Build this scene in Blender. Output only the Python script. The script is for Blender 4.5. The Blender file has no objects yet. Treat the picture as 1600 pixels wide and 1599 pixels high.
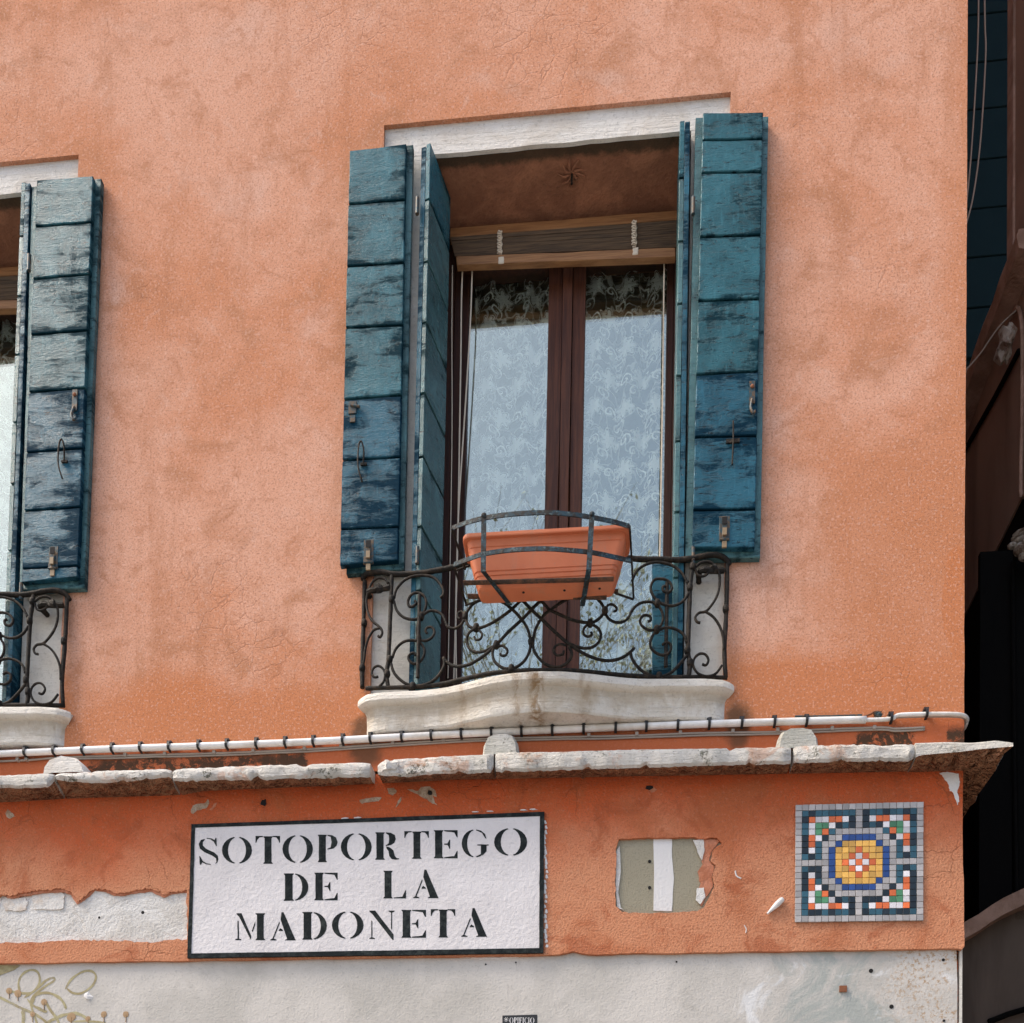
import bpy, math, random
from mathutils import Vector, noise as mnoise
from mathutils.geometry import tessellate_polygon
random.seed(7)
S = bpy.context.scene
COL = S.collection
rad = math.radians

# ------------------------------------------------------------------ camera
EYE = Vector((0.0, -4.0, 1.6))
RX = Vector((0.99527353, 0.09508804, 0.0197197))      # image right
DN = Vector((0.01627994, 0.03681566, -0.99918946))    # image down
FW = Vector((-0.09573696, 0.99478785, 0.03509362))    # forward
FPX, CYP = 1600.0, 2046.09
from mathutils import Matrix
cam_d = bpy.data.cameras.new('camera'); cam = bpy.data.objects.new('camera', cam_d); COL.objects.link(cam)
Mx = Matrix((RX, -DN, -FW)).transposed().to_4x4(); Mx.translation = EYE
cam.matrix_world = Mx
cam_d.sensor_fit = 'HORIZONTAL'; cam_d.sensor_width = 36; cam_d.lens = 36.0 * FPX / 1600
cam_d.shift_x = 0; cam_d.shift_y = (CYP - 799.5) / 1600     # rising front, as in an architectural picture
cam_d.clip_start = 0.05; cam_d.clip_end = 2000
S.camera = cam

# ------------------------------------------------------------------ sky, sun, exposure
SUN_EL, SUN_AZ = rad(52), rad(72)      # azimuth measured from -Y towards -X
W = bpy.data.worlds.new('World'); S.world = W; W.use_nodes = True
wt = W.node_tree; wt.nodes.clear()
sky = wt.nodes.new('ShaderNodeTexSky'); sky.sky_type = 'NISHITA'; sky.sun_disc = False
sky.sun_elevation = SUN_EL; sky.sun_rotation = math.pi + SUN_AZ
sky.air_density = 1.0; sky.dust_density = 4.0; sky.ozone_density = 1.2
bg = wt.nodes.new('ShaderNodeBackground'); bg.inputs[1].default_value = 0.135
wo = wt.nodes.new('ShaderNodeOutputWorld')
wt.links.new(sky.outputs[0], bg.inputs[0]); wt.links.new(bg.outputs[0], wo.inputs[0])
sl = bpy.data.lights.new('sun', 'SUN'); sl.energy = 1.75; sl.angle = rad(22); sl.color = (1.0, 0.89, 0.75)
so = bpy.data.objects.new('sun', sl); COL.objects.link(so)
sd = Vector((-math.sin(SUN_AZ) * math.cos(SUN_EL), -math.cos(SUN_AZ) * math.cos(SUN_EL), math.sin(SUN_EL)))
so.rotation_euler = sd.to_track_quat('Z', 'Y').to_euler(); so.location = (-4, -6, 12)
vs = S.view_settings; vs.view_transform = 'Standard'; vs.look = 'None'; vs.gamma = 1; vs.use_curve_mapping = False
vs.exposure = 1.04

# ------------------------------------------------------------------ picture <-> place
def ray(u, v): return RX * ((u - 800) / FPX) + DN * ((v - CYP) / FPX) + FW
def P(u, v, y=0.0):
    d = ray(u, v); return EYE + d * ((y - EYE.y) / d.y)
def PX(u, v, x):
    d = ray(u, v); return EYE + d * (x / d.x)
def lerp(a, b, t): return a + (b - a) * t
def interp(tab, x):
    if x <= tab[0][0]: return tab[0][1]
    for (x0, y0), (x1, y1) in zip(tab, tab[1:]):
        if x <= x1: return lerp(y0, y1, (x - x0) / (x1 - x0))
    return tab[-1][1]
def nz(x, y=0.0, z=0.0): return mnoise.noise(Vector((x, y, z)))

# ------------------------------------------------------------------ node helper
class V:
    def __init__(s, g, o): s.g, s.o = g, o
    def _m(s, op, b=None, c=None, rev=False):
        return s.g.math(op, *((b, s) if rev else (s, b)), c)
    def __add__(s, b): return s._m('ADD', b)
    __radd__ = __add__
    def __sub__(s, b): return s._m('SUBTRACT', b)
    def __rsub__(s, b): return s._m('SUBTRACT', b, rev=True)
    def __mul__(s, b): return s._m('MULTIPLY', b)
    __rmul__ = __mul__
    def __truediv__(s, b): return s._m('DIVIDE', b)
class Gr:
    def __init__(g, name):
        g.m = bpy.data.materials.new(name); g.m.use_nodes = True
        g.t = g.m.node_tree; g.t.nodes.clear()
        g.out = g.n('ShaderNodeOutputMaterial'); g.b = g.n('ShaderNodeBsdfPrincipled')
        g.t.links.new(g.b.outputs[0], g.out.inputs[0])
    def n(g, t): return g.t.nodes.new(t)
    def put(g, sock, v):
        if isinstance(v, V): g.t.links.new(v.o, sock)
        elif v is not None:
            if isinstance(v, tuple) and len(v) == 3 and sock.type == 'RGBA': v = v + (1,)
            sock.default_value = v
    def math(g, op, a, b=None, c=None):
        n = g.n('ShaderNodeMath'); n.operation = op
        g.put(n.inputs[0], a); g.put(n.inputs[1], b)
        if c is not None: g.put(n.inputs[2], c)
        return V(g, n.outputs[0])
    def pos(g): return V(g, g.n('ShaderNodeNewGeometry').outputs['Position'])
    def xyz(g, p=None):
        n = g.n('ShaderNodeSeparateXYZ'); g.put(n.inputs[0], p or g.pos()); return [V(g, o) for o in n.outputs]
    def comb(g, x, y, z):
        n = g.n('ShaderNodeCombineXYZ')
        for i, q in enumerate((x, y, z)): g.put(n.inputs[i], q)
        return V(g, n.outputs[0])
    def vmul(g, p, s):
        n = g.n('ShaderNodeVectorMath'); n.operation = 'MULTIPLY'; g.put(n.inputs[0], p); n.inputs[1].default_value = s; return V(g, n.outputs[0])
    def vadd(g, p, s):
        n = g.n('ShaderNodeVectorMath'); n.operation = 'ADD'; g.put(n.inputs[0], p); g.put(n.inputs[1], s); return V(g, n.outputs[0])
    def noise(g, scale, detail=4, rough=.55, dist=0., p=None, col=False):
        n = g.n('ShaderNodeTexNoise'); g.put(n.inputs['Vector'], p or g.pos())
        n.inputs['Scale'].default_value = scale; n.inputs['Detail'].default_value = detail
        n.inputs['Roughness'].default_value = rough; n.inputs['Distortion'].default_value = dist
        return V(g, n.outputs[1 if col else 0])
    def vor(g, scale, p=None, feat='F1', rnd=1.0):
        n = g.n('ShaderNodeTexVoronoi'); n.feature = feat; g.put(n.inputs['Vector'], p or g.pos())
        n.inputs['Scale'].default_value = scale; n.inputs['Randomness'].default_value = rnd
        return V(g, n.outputs['Distance'])
    def sm(g, x, lo, hi):
        n = g.n('ShaderNodeMapRange'); n.interpolation_type = 'SMOOTHSTEP'
        g.put(n.inputs[0], x); n.inputs[1].default_value = lo; n.inputs[2].default_value = hi; return V(g, n.outputs[0])
    def mix(g, f, a, b):
        n = g.n('ShaderNodeMix'); n.data_type = 'RGBA'
        g.put(n.inputs[0], f); g.put(n.inputs[6], a); g.put(n.inputs[7], b); return V(g, n.outputs[2])
    def bump(g, h, strength=.5, dist=.01, nrm=None):
        n = g.n('ShaderNodeBump'); n.inputs['Strength'].default_value = strength; n.inputs['Distance'].default_value = dist
        g.put(n.inputs['Height'], h)
        if nrm: g.put(n.inputs['Normal'], nrm)
        return V(g, n.outputs[0])
    def rnd(g): return V(g, g.n('ShaderNodeObjectInfo').outputs['Random'])
    def set(g, col, rough=.8, nrm=None, metal=0., spec=.5):
        g.put(g.b.inputs['Base Color'], col); g.put(g.b.inputs['Roughness'], rough)
        if nrm: g.put(g.b.inputs['Normal'], nrm)
        g.b.inputs['Metallic'].default_value = metal; g.b.inputs['Specular IOR Level'].default_value = spec
        return g.m
    def blob(g, cx, cz, rx, rz, wob=.5, sc=9):
        """soft stain centred on a wall point"""
        x, y, z = g.xyz(); a = (x - cx) / rx; b = (z - cz) / rz
        r = g.math('SQRT', a * a + b * b) + (g.noise(sc, 5) - .5) * (2 * wob)
        return 1 - g.sm(r, .45, 1.0)

Z_SLABTOP = 2.604 + 1.6
M = {}
def make_materials():
    # upper plaster
    g = Gr('plaster_upper'); x, y, z = g.xyz()
    big = g.noise(1.1, 7, .6, .4); mid = g.noise(4.6, 7, .62, .6); fine = g.noise(125, 3, .6); gr = g.noise(48, 4, .6)
    c = g.mix(g.sm(big, .40, .62), (.69, .37, .252), (.60, .26, .140))
    c = g.mix(g.sm(mid, .50, .72) * .8, c, (.47, .215, .115))
    c = g.mix(g.sm(g.noise(2.7, 6, .6, .3), .55, .72) * .55, c, (.68, .43, .335))
    stk = g.noise(5, 7, .65, .3, g.vmul(g.pos(), (1.3, 1, .16))); c = g.mix(g.sm(stk, .52, .70) * .5, c, (.47, .20, .10))
    pt = g.noise(9, 7, .68, 1.2); c = g.mix(g.sm(pt, .52, .66) * .55, c, (.49, .215, .115)); c = g.mix(g.sm(pt, .30, .44) * -.35 + .35, c, (.70, .455, .36))
    w = (g.noise(1.6, 6, .6) - .5) * .9 + (g.noise(9, 5) - .5) * .12
    band = 1 - g.sm(z + w, Z_SLABTOP + .02, Z_SLABTOP + .26)
    c = g.mix(band * .85, c, (.56, .205, .085))
    right = g.sm(x + (g.noise(3, 6) - .5) * .25 - (z - 4.6) * .03, 1.16, 1.27) * .6
    c = g.mix(right, c, (.57, .235, .115))
    rb = g.blob(1.05, 4.75, .42, .5, .5, 3); c = g.mix(rb * .7, c, (.54, .215, .10))
    z4 = 1 - g.sm(z + (g.noise(6, 6, .65) - .5) * .07 + (x - .8) * .015, 4.285, 4.305); c = g.mix(z4 * g.sm(x, .43, .50) * .5, c, (.55, .195, .08))
    pe = g.blob(1.30, 4.50, .085, .30, .25, 9); pe = g.sm(pe, .3, .45); c = g.mix(pe * .75, c, (.56, .20, .08))
    sp = g.sm(fine, .50, .66); c = g.mix(sp * .62, c, (.36, .15, .085)); sp3 = g.sm(g.noise(210, 2, .5), .55, .66); c = g.mix(sp3 * .35, c, (.30, .12, .07))
    sp2 = g.sm(g.noise(90, 2, .5, 0, g.vadd(g.pos(), (7, 3, 5))), .54, .68); c = g.mix(sp2 * .30, c, (.78, .53, .44))
    # hairline cracks
    dp = g.vadd(g.pos(), g.vmul(g.noise(5, 4, .6, 0, None, True), (.16, 0, .16)))
    cr = (1 - g.sm(g.vor(11, dp, 'DISTANCE_TO_EDGE'), .006, .035)) * g.sm(g.noise(1.7, 3, .5, 0, g.vadd(g.pos(), (3, 0, 8))), .54, .66)
    c = g.mix(cr * .18, c, (.24, .09, .05))
    # black mould above the ledge
    rz = 1 - g.sm(z + (g.noise(5, 5, .7) - .5) * .10, 4.0, 4.08); c = g.mix(rz * .8, c, (.47, .115, .045))
    mz = 1 - g.sm(z + (g.noise(9, 6, .7) - .5) * .14, 3.985, 4.04)
    mx = g.sm(g.math('MAXIMUM', g.sm(x, -2.35, -2.15) - g.sm(x, -1.30, -1.22), g.math('MAXIMUM', g.sm(x, .86, .94) - g.sm(x, 1.10, 1.16), g.sm(x, 1.20, 1.27))) * .62 + (g.noise(17, 7, .8, .4) - .5) * 2.4, .40, .62)
    c = g.mix(mz * mx * .92, c, (.050, .040, .027))
    ends = g.math('MAXIMUM', g.blob(-1.03, 4.03, .09, .16, .5, 12), g.blob(.46, 4.05, .07, .12, .5, 12)); c = g.mix(ends * .8, c, (.10, .06, .035))
    tw = g.noise(3.2, 6, .6, 2.2, g.vmul(g.pos(), (1, 1, 1.7))); h = tw * .4 + fine * .75 + gr * .12 + mid * .45 - cr * .25 - sp * .35
    M['plaster'] = g.set(c, .93, g.bump(h, .55, .008), spec=.10)
    # lower plaster band
    g = Gr('plaster_lower'); x, y, z = g.xyz()
    mid = g.noise(3.4, 7, .6, .5); fine = g.noise(120, 3, .6); gr = g.noise(40, 5, .6)
    w = (g.noise(1.7, 6, .6) - .5) * .75; x9 = g.sm(x, .4, .9) * .10
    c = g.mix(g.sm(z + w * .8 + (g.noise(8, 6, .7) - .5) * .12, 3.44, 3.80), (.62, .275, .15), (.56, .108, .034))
    c = g.mix(g.sm(mid, .48, .68) * .7, c, (.44, .135, .055))
    c = g.mix(g.sm(g.noise(6, 6, .65, .8, g.vadd(g.pos(), (4, 1, 2))), .52, .66) * .55, c, (.36, .085, .032))
    c = g.mix(g.sm(fine, .48, .66) * .5, c, (.34, .11, .055)); c = g.mix(g.sm(g.noise(210, 2, .5), .55, .66) * .3, c, (.28, .09, .045))
    c = g.mix(g.sm(g.noise(80, 2, .5, 0, g.vadd(g.pos(), (7, 3, 5))), .55, .7) * .15, c, (.68, .38, .26))
    dp = g.vadd(g.pos(), g.vmul(g.noise(6, 4, .6, 0, None, True), (.2, 0, .2)))
    cr = (1 - g.sm(g.vor(6.0, dp, 'DISTANCE_TO_EDGE'), .003, .018)) * g.sm(g.noise(1.9, 3), .52, .62)
    c = g.mix(cr * .35, c, (.22, .07, .035))
    M['plaster_low'] = g.set(c, .93, g.bump(fine * .8 + gr * .35 + mid * .8 - cr * .3, .8, .011), spec=.12)
    # plaster residue under the ledge and the soffit
    g = Gr('brown_render'); n = g.noise(9, 7, .65, 1.0); f = g.noise(60, 4, .6)
    c = g.mix(g.sm(n, .40, .66), (.20, .095, .055), (.42, .19, .10)); c = g.mix(g.sm(f, .5, .7) * .5, c, (.10, .055, .035))
    rk = g.vor(16, g.vmul(g.vadd(g.pos(), g.vmul(g.noise(9, 4, .6, 0, None, True), (.3, .3, .3))), (.6, 1.4, 1.8))); c = g.mix(g.sm(rk, .05, .7) * .55, c, (.52, .27, .15)); M['render'] = g.set(c, .95, g.bump(n * 1.4 + f * .4 + rk * 2.2, 1., .03), spec=.15)
    g = Gr('soffit_render'); n = g.noise(7, 7, .65, .8); f = g.noise(70, 4, .6); x, y, z = g.xyz()
    c = g.mix(g.sm(n, .38, .66), (.30, .135, .08), (.44, .20, .115)); c = g.mix(g.sm(f, .5, .7) * .35, c, (.18, .09, .06))
    fr = 1 - g.sm(y + (g.noise(16, 6, .7) - .5) * .07, .060, .095); c = g.mix(fr * .85, c, (.045, .040, .026))
    M['soffit'] = g.set(c, .95, g.bump(n + f * .5, .7, .012), spec=.2)
    # white Istrian stone
    def stone(name, a, b, lich, rust=False, pits=.5):
        g = Gr(name); n = g.noise(5, 7, .62, .5); f = g.noise(95, 4, .65)
        ln = g.noise(6, 7, .7, .6, g.vmul(g.pos(), (1.2, 1.2, 11)))
        c = g.mix(g.sm(n, .38, .66), a, b); c = g.mix(g.sm(f, .54, .70) * .4, c, (.33, .31, .27))
        c = g.mix(g.sm(ln, .56, .66) * .30, c, (.36, .32, .25))
        if lich:
            l = g.sm(g.noise(10, 8, .75, .3, g.vadd(g.pos(), (2, 5, 1))), .52, .62) * g.sm(g.noise(70, 5, .75), .46, .58)
            c = g.mix(l * lich, c, (.11, .11, .08))
            c = g.mix(g.sm(g.noise(3.2, 6, .7, .5, g.vadd(g.pos(), (9, 5, 1))), .52, .68) * .55 * lich, c, (.40, .41, .38))
        if name == 'stone_ledge':
            og = g.sm(g.noise(5.5, 7, .7, .8, g.vadd(g.pos(), (4, 4, 4))), .52, .62); c = g.mix(og * .55, c, (.50, .25, .14))
            pp = 1 - g.sm(g.vor(60), .08, .2); c = g.mix(pp * g.sm(f, .42, .55) * .7, c, (.15, .14, .12))
        if rust:
            x, y, z = g.xyz()
            st = g.noise(12, 7, .7, .5, g.vmul(g.pos(), (1, 1, .6)))
            gl = 1 - g.sm(z + (g.noise(10, 6, .7) - .5) * .10, 4.06, 4.145)
            up = g.sm(z + (st - .5) * .30, 4.05, 4.16) * (1 - g.sm(z, 4.150, 4.172))
            c = g.mix(up * .55, c, (.40, .29, .16))
            for dx in (0, -2.777):
                for cx, w0, s0 in ((-.325, .05, .85), (-.40, .03, .55), (-.14, .03, .4), (-.62, .03, .35)):
                    k = g.math('ABSOLUTE', x - (cx + dx) + (g.noise(20, 5, .7) - .5) * .05)
                    c = g.mix((1 - g.sm(k, .1 * w0, w0)) * g.sm(g.noise(22, 6, .7, .4, g.vmul(g.pos(), (1, 1, .5))), .40, .60) * s0, c, (.27, .15, .05))
        M[name] = g.set(c, .85, g.bump(n * 1.2 + f * .5 + ln * .9, pits, .012), spec=.3)
    stone('stone_slab', (.80, .755, .675), (.68, .625, .535), 0, True, 1.)
    stone('stone_jamb', (.68, .65, .58), (.60, .56, .49), .15)
    stone('stone_lintel', (.78, .745, .69), (.68, .62, .545), 0, pits=.9)
    stone('stone_ledge', (.66, .635, .59), (.53, .505, .455), 1.0, pits=1.)
    stone('stone_cap', (.62, .60, .55), (.45, .44, .38), 1.0, pits=.9)
    # plinth
    g = Gr('plinth_render'); x, y, z = g.xyz(); n = g.noise(2.2, 7, .6, .3); f = g.noise(110, 3, .6)
    c = g.mix(g.sm(n, .38, .64), (.60, .565, .515), (.48, .455, .41)); c = g.mix(g.sm(g.noise(5, 7, .7, 1.), .54, .68) * .35, c, (.40, .375, .335))
    c = g.mix(g.sm(f, .56, .70) * .35, c, (.30, .285, .25))
    sp = 1 - g.sm(g.vor(46), .03, .10); c = g.mix(sp * g.sm(g.noise(3, 4), .45, .6) * .6, c, (.22, .19, .15))
    gs = g.sm(g.noise(2.6, 6, .65, 1.6, g.vadd(g.pos(), (5, 2, 8))), .50, .62) * g.sm(x, .32, .55) * (1 - g.sm(x, 1.0, 1.25))
    c = g.mix(gs * .8, c, (.34, .37, .345))
    wl = g.sm(g.noise(4, 5, .6, 1.2, g.vadd(g.pos(), (1, 7, 3))), .58, .68) * g.sm(x, .3, .5); c = g.mix(wl * .75, c, (.74, .745, .74))
    ru = g.sm(x + (g.noise(4, 5) - .5) * .7, .85, 1.25) * g.sm(g.noise(60, 5, .75), .50, .60) * g.sm(g.noise(5, 4), .42, .56); c = g.mix(ru * .75, c, (.36, .20, .07))
    M['plinth'] = g.set(c, .9, g.bump(f * .5 + n + g.noise(34, 4) * .5, .5, .008), spec=.25)
    # exposed masonry render
    g = Gr('old_mortar'); n = g.noise(6, 7, .65, .5); f = g.noise(85, 4, .65)
    c = g.mix(g.sm(n, .38, .64), (.76, .74, .70), (.64, .61, .56)); c = g.mix(g.sm(f, .54, .7) * .35, c, (.36, .32, .27))
    c = g.mix(g.sm(g.noise(22, 5, .7), .60, .70) * .35, c, (.40, .30, .20))
    M['mortar'] = g.set(c, .95, g.bump(n * 1.8 + f * .6, .9, .016), spec=.2)
    g = Gr('chip_mortar'); n = g.noise(22, 6, .75, .5); f = g.noise(90, 4, .65)
    c = g.mix(g.sm(n, .36, .62), (.62, .52, .40), (.46, .30, .20)); c = g.mix(g.sm(f, .52, .66) * .5, c, (.28, .19, .13)); M['chipm'] = g.set(c, .95, g.bump(n * 1.6 + f, 1., .012), spec=.1)
    g = Gr('cement'); n = g.noise(7, 6, .6); f = g.noise(150, 3, .6)
    c = g.mix(n, (.31, .28, .20), (.37, .335, .25)); c = g.mix(g.sm(f, .5, .68) * .5, c, (.20, .18, .125))
    M['cement'] = g.set(c, .95, g.bump(f, .6, .008), spec=.2)
    g = Gr('white_paint'); f = g.noise(100, 4, .6); n = g.noise(8, 5)
    M['white'] = g.set(g.mix(n, (.76, .74, .72), (.70, .68, .66)), .85, g.bump(f + n, .5, .006), spec=.25)
    g = Gr('sign_plaster'); f = g.noise(75, 4, .6); n = g.noise(4, 6, .6)
    c = g.mix(g.sm(n, .35, .65), (.72, .69, .685), (.65, .62, .615)); c = g.mix(g.sm(f, .58, .74) * .3, c, (.45, .42, .40)); br = g.noise(14, 6, .7, .2, g.vmul(g.pos(), (.5, 1, 5))); c = g.mix(g.sm(br, .52, .70) * .25, c, (.52, .50, .49))
    M['sign'] = g.set(c, .85, g.bump(f + n * 1.5, .55, .008), spec=.25)
    g = Gr('sign_black'); n = g.noise(35, 6, .7); f = g.noise(110, 3)
    c = g.mix(g.sm(n, .45, .7), (.012, .016, .017), (.040, .048, .046)); M['signblack'] = g.set(c, .8, g.bump(f + n, .5, .005), spec=.12)
    # shutter paint
    def paint(name, worn, dark, lite, sheen=.32):
        g = Gr(name); p = g.vadd(g.vmul(g.pos(), (1, 1, 4.5)), g.comb(g.rnd() * 9, 0, g.rnd() * 31))
        p2 = g.vadd(g.pos(), g.comb(g.rnd() * 13, 0, 0))
        tc = V(g, g.n('ShaderNodeTexCoord').outputs['Generated']); gx, gy, gz = g.xyz(tc)
        a = g.noise(5.5, 8, .72, .6, p); b = g.noise(3.6, 7, .68, .5, p2); f = g.noise(70, 5, .7, 0, g.vmul(g.pos(), (1, 1, 3)))
        vert = g.noise(20, 5, .6, 0, g.vmul(g.pos(), (4, 4, .6)))
        c = g.mix(g.sm(b, .34, .64), tuple(min(1, q * 1.12) for q in lite), tuple(q * .60 for q in lite))
        c = g.mix(g.sm(vert, .52, .70) * .40, c, tuple(min(1, q * 1.55) for q in lite))
        ex = g.math('ABSOLUTE', gx - .5); ez = g.math('ABSOLUTE', gz - .5)
        edge = g.sm(gx + g.rnd() * .3, .70, 1.15) * .06 + g.sm(ez, .38, .5) * .15 + g.sm(ex, .42, .5) * .05
        wv = a + (b - .5) * .9 + (f - .5) * .22 + edge; wear = g.sm(wv, worn, worn + .20); c = g.mix(wear * .9, c, dark)
        pk = g.sm(g.noise(17, 6, .8, .2, p), .575, .625); c = g.mix(pk * .9, c, (.006, .011, .015))
        dots = 1 - g.sm(g.vor(24, p2), .04, .085); c = g.mix(dots * g.sm(b, .44, .52) * .9, c, (.008, .014, .018))
        chip = g.sm(g.noise(15, 4, .7, 0, g.vadd(p, (3, 8, 2))), .74, .76); c = g.mix(chip, c, (.42, .36, .24))
        r = g.math('ADD', wear * .35, .27)
        M[name] = g.set(c, r, g.bump(f * .6 + a * .9 - dots * .5 - wear * .7, .7, .006), spec=sheen); g.put(g.b.inputs['Specular IOR Level'], sheen - wear * (sheen * .8))
    paint('paint', .53, (.004, .024, .036), (.036, .134, .166), .10)
    paint('paint_dull', .62, (.006, .026, .032), (.070, .165, .178), .2)
    paint('paint_blue', .47, (.003, .022, .042), (.026, .110, .160), .10)
    g = Gr('lock_metal'); n = g.noise(60, 6, .7)
    M['lock'] = g.set(g.mix(g.sm(n, .42, .62), (.030, .065, .080), (.12, .075, .04)), .5, g.bump(n, .4, .003), spec=.25)
    g = Gr('rusty_latch'); n = g.noise(80, 5, .7); M['rust'] = g.set(g.mix(n, (.30, .10, .035), (.14, .06, .03)), .8, g.bump(n, .5, .003))
    g = Gr('brass_bit'); n = g.noise(90, 4, .7); M['brass'] = g.set(g.mix(n, (.34, .25, .14), (.16, .10, .05)), .6)
    g = Gr('wrought_iron'); n = g.noise(45, 6, .75); f = g.noise(140, 3)
    c = g.mix(g.sm(n, .46, .62), (.012, .010, .008), (.040, .028, .018)); c = g.mix(g.sm(g.noise(25, 5, .7), .62, .7) * .35, c, (.09, .085, .07))
    M['iron'] = g.set(c, .7, g.bump(n + f * .4, .9, .005), spec=.22)
    g = Gr('painted_iron'); n = g.noise(30, 6, .75, .4); f = g.noise(140, 3)
    c = g.mix(g.sm(n, .42, .56), (.018, .048, .068), (.018, .015, .012)); c = g.mix(g.sm(g.noise(70, 5, .7), .56, .62) * .7, c, (.11, .17, .18))
    M['ironblue'] = g.set(c, .6, g.bump(n + f * .4, .8, .004), spec=.25)
    g = Gr('rusted_bar'); n = g.noise(40, 6, .75); M['rustbar'] = g.set(g.mix(g.sm(n, .4, .62), (.035, .022, .015), (.13, .055, .025)), .8, g.bump(n, .8, .004))
    g = Gr('terracotta_plastic'); n = g.noise(7, 5); f = g.noise(160, 2)
    c = g.mix(g.sm(n, .35, .65), (.62, .19, .088), (.57, .165, .075)); ds = g.noise(10, 7, .7, .4, g.vmul(g.pos(), (1, 1, .35))); c = g.mix(g.sm(ds, .50, .68) * .5, c, (.47, .20, .12)); c = g.mix(g.sm(g.noise(38, 5, .75), .60, .68) * .35, c, (.36, .20, .14)); M['terracotta'] = g.set(c, .55, g.bump(f + n * .6, .12, .003), spec=.3)
    # woods
    def wood(name, a, b, rough=.5):
        g = Gr(name); n = g.noise(22, 7, .7, .4, g.vmul(g.pos(), (3.2, 3.2, .16))); f = g.noise(9, 5, .6)
        c = g.mix(g.sm(n, .36, .66), a, b); c = g.mix(g.sm(f, .5, .7) * .35, c, tuple(q * .55 for q in a))
        M[name] = g.set(c, rough, g.bump(n, .4, .004), spec=.22)
    wood('wood_frame', (.060, .022, .013), (.032, .013, .009), .5)
    wood('wood_mull', (.115, .040, .020), (.055, .020, .012), .5)
    g = Gr('bamboo'); n = g.noise(16, 6, .65, .3, g.vmul(g.pos(), (.4, 3, 9)))
    M['bamboo'] = g.set(g.mix(g.sm(n, .35, .68), (.40, .20, .085), (.24, .11, .045)), .55, g.bump(n, .4, .004))
    g = Gr('bamboo_slat'); n = g.noise(12, 6, .65, .3, g.vmul(g.pos(), (.4, 3, 22)))
    M['slat'] = g.set(g.mix(g.sm(n, .4, .62), (.15, .095, .055), (.07, .045, .03)), .6)
    g = Gr('cord'); M['cord'] = g.set((.78, .68, .55), .9)
    g = Gr('white_plastic'); n = g.noise(9, 6, .6); f = g.noise(50, 4)
    c = g.mix(g.sm(n, .45, .7), (.80, .79, .77), (.62, .58, .52)); c = g.mix(g.sm(f, .6, .72) * .3, c, (.42, .36, .28)); M['pvc'] = g.set(c, .38)
    g = Gr('grey_cable'); n = g.noise(12, 5); M['cable'] = g.set(g.mix(n, (.40, .35, .30), (.26, .21, .17)), .6)
    g = Gr('black_plastic'); M['black'] = g.set((.012, .012, .013), .5)
    g = Gr('hole'); M['hole'] = g.set((.006, .005, .005), .9)
    g = Gr('graffiti'); n = g.noise(12, 6, .7, .3); c = g.mix(g.sm(n, .42, .6), (.42, .37, .20), (.31, .25, .12)); M['graf'] = g.set(c, .7); g.put(g.b.inputs['Alpha'], g.sm(g.noise(16, 6, .7, .5), .30, .52) * .6 + .35)
    g = Gr('graffiti_drip'); n = g.noise(30, 4); M['drip'] = g.set(g.mix(n, (.40, .24, .13), (.30, .20, .08)), .6)
    g = Gr('brick_face'); n = g.noise(14, 6, .65); f = g.noise(70, 4, .7)
    c = g.mix(g.sm(n, .4, .62), (.74, .71, .66), (.64, .56, .48)); M['brick'] = g.set(c, .95, g.bump(n + f * .7, .9, .01), spec=.2)
    g = Gr('plaster_edge'); n = g.noise(14, 6, .65); f = g.noise(80, 4, .7)
    c = g.mix(g.sm(n, .4, .62), (.58, .25, .15), (.46, .17, .09)); M['flake'] = g.set(c, .95, g.bump(n * 1.5 + f * .6, .9, .012), spec=.2)
    # glazing, lace, room
    g = Gr('window_glass'); g.t.nodes.remove(g.b)
    tr = g.n('ShaderNodeBsdfTransparent'); tr.inputs[0].default_value = (.97, 1, .98, 1)
    gl = g.n('ShaderNodeBsdfGlossy'); gl.inputs['Roughness'].default_value = 0.0; gl.inputs[0].default_value = (.94, 1, .88, 1)
    
    fr = g.n('ShaderNodeLayerWeight'); fr.inputs[0].default_value = .5; fc = V(g, fr.outputs['Facing'])
    mx = g.n('ShaderNodeMixShader'); g.put(mx.inputs[0], g.math('MINIMUM', fc * fc * fc * .7 + .25, 1.0))
    g.t.links.new(tr.outputs[0], mx.inputs[1]); g.t.links.new(gl.outputs[0], mx.inputs[2]); g.t.links.new(mx.outputs[0], g.out.inputs[0]); M['glass'] = g.m
    g = Gr('lace'); x, y, z = g.xyz(); T = 7.2
    dn = (g.noise(16, 3) - .5) * .16
    def motif(ox, oz, kind):
        a = x * T + ox + dn; b = z * T + oz + dn
        row = g.math('FLOOR', b); a = a + g.math('MODULO', g.math('ABSOLUTE', row), 2) * .5
        a = g.math('FRACT', a) - .5; b = g.math('FRACT', b) - .5
        r = g.math('SQRT', a * a + b * b); th = g.math('ARCTAN2', b, a)
        if kind == 0:
            e = .235 + g.math('COSINE', th * 7) * .075 + g.math('COSINE', th * 3) * .03
            k = r - e
            return g.math('MAXIMUM', (1 - g.sm(k, -.03, .015)) * .8, 1 - g.sm(g.math('ABSOLUTE', k - .05), .006, .022))
        s = g.math('SINE', th + r * 42); return g.sm(s, .35, .6) * (1 - g.sm(r, .18, .22))
    pat = g.math('MAXIMUM', motif(0, 0, 0), motif(.5, .08, 1))
    pat = g.math('MAXIMUM', pat, motif(.22, .5, 1) * .8)
    vein = 1 - g.sm(g.vor(15, g.vadd(g.pos(), g.vmul(g.noise(12, 2, .5, 0, None, True), (.12, 0, .12))), 'DISTANCE_TO_EDGE'), .03, .07)
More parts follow.
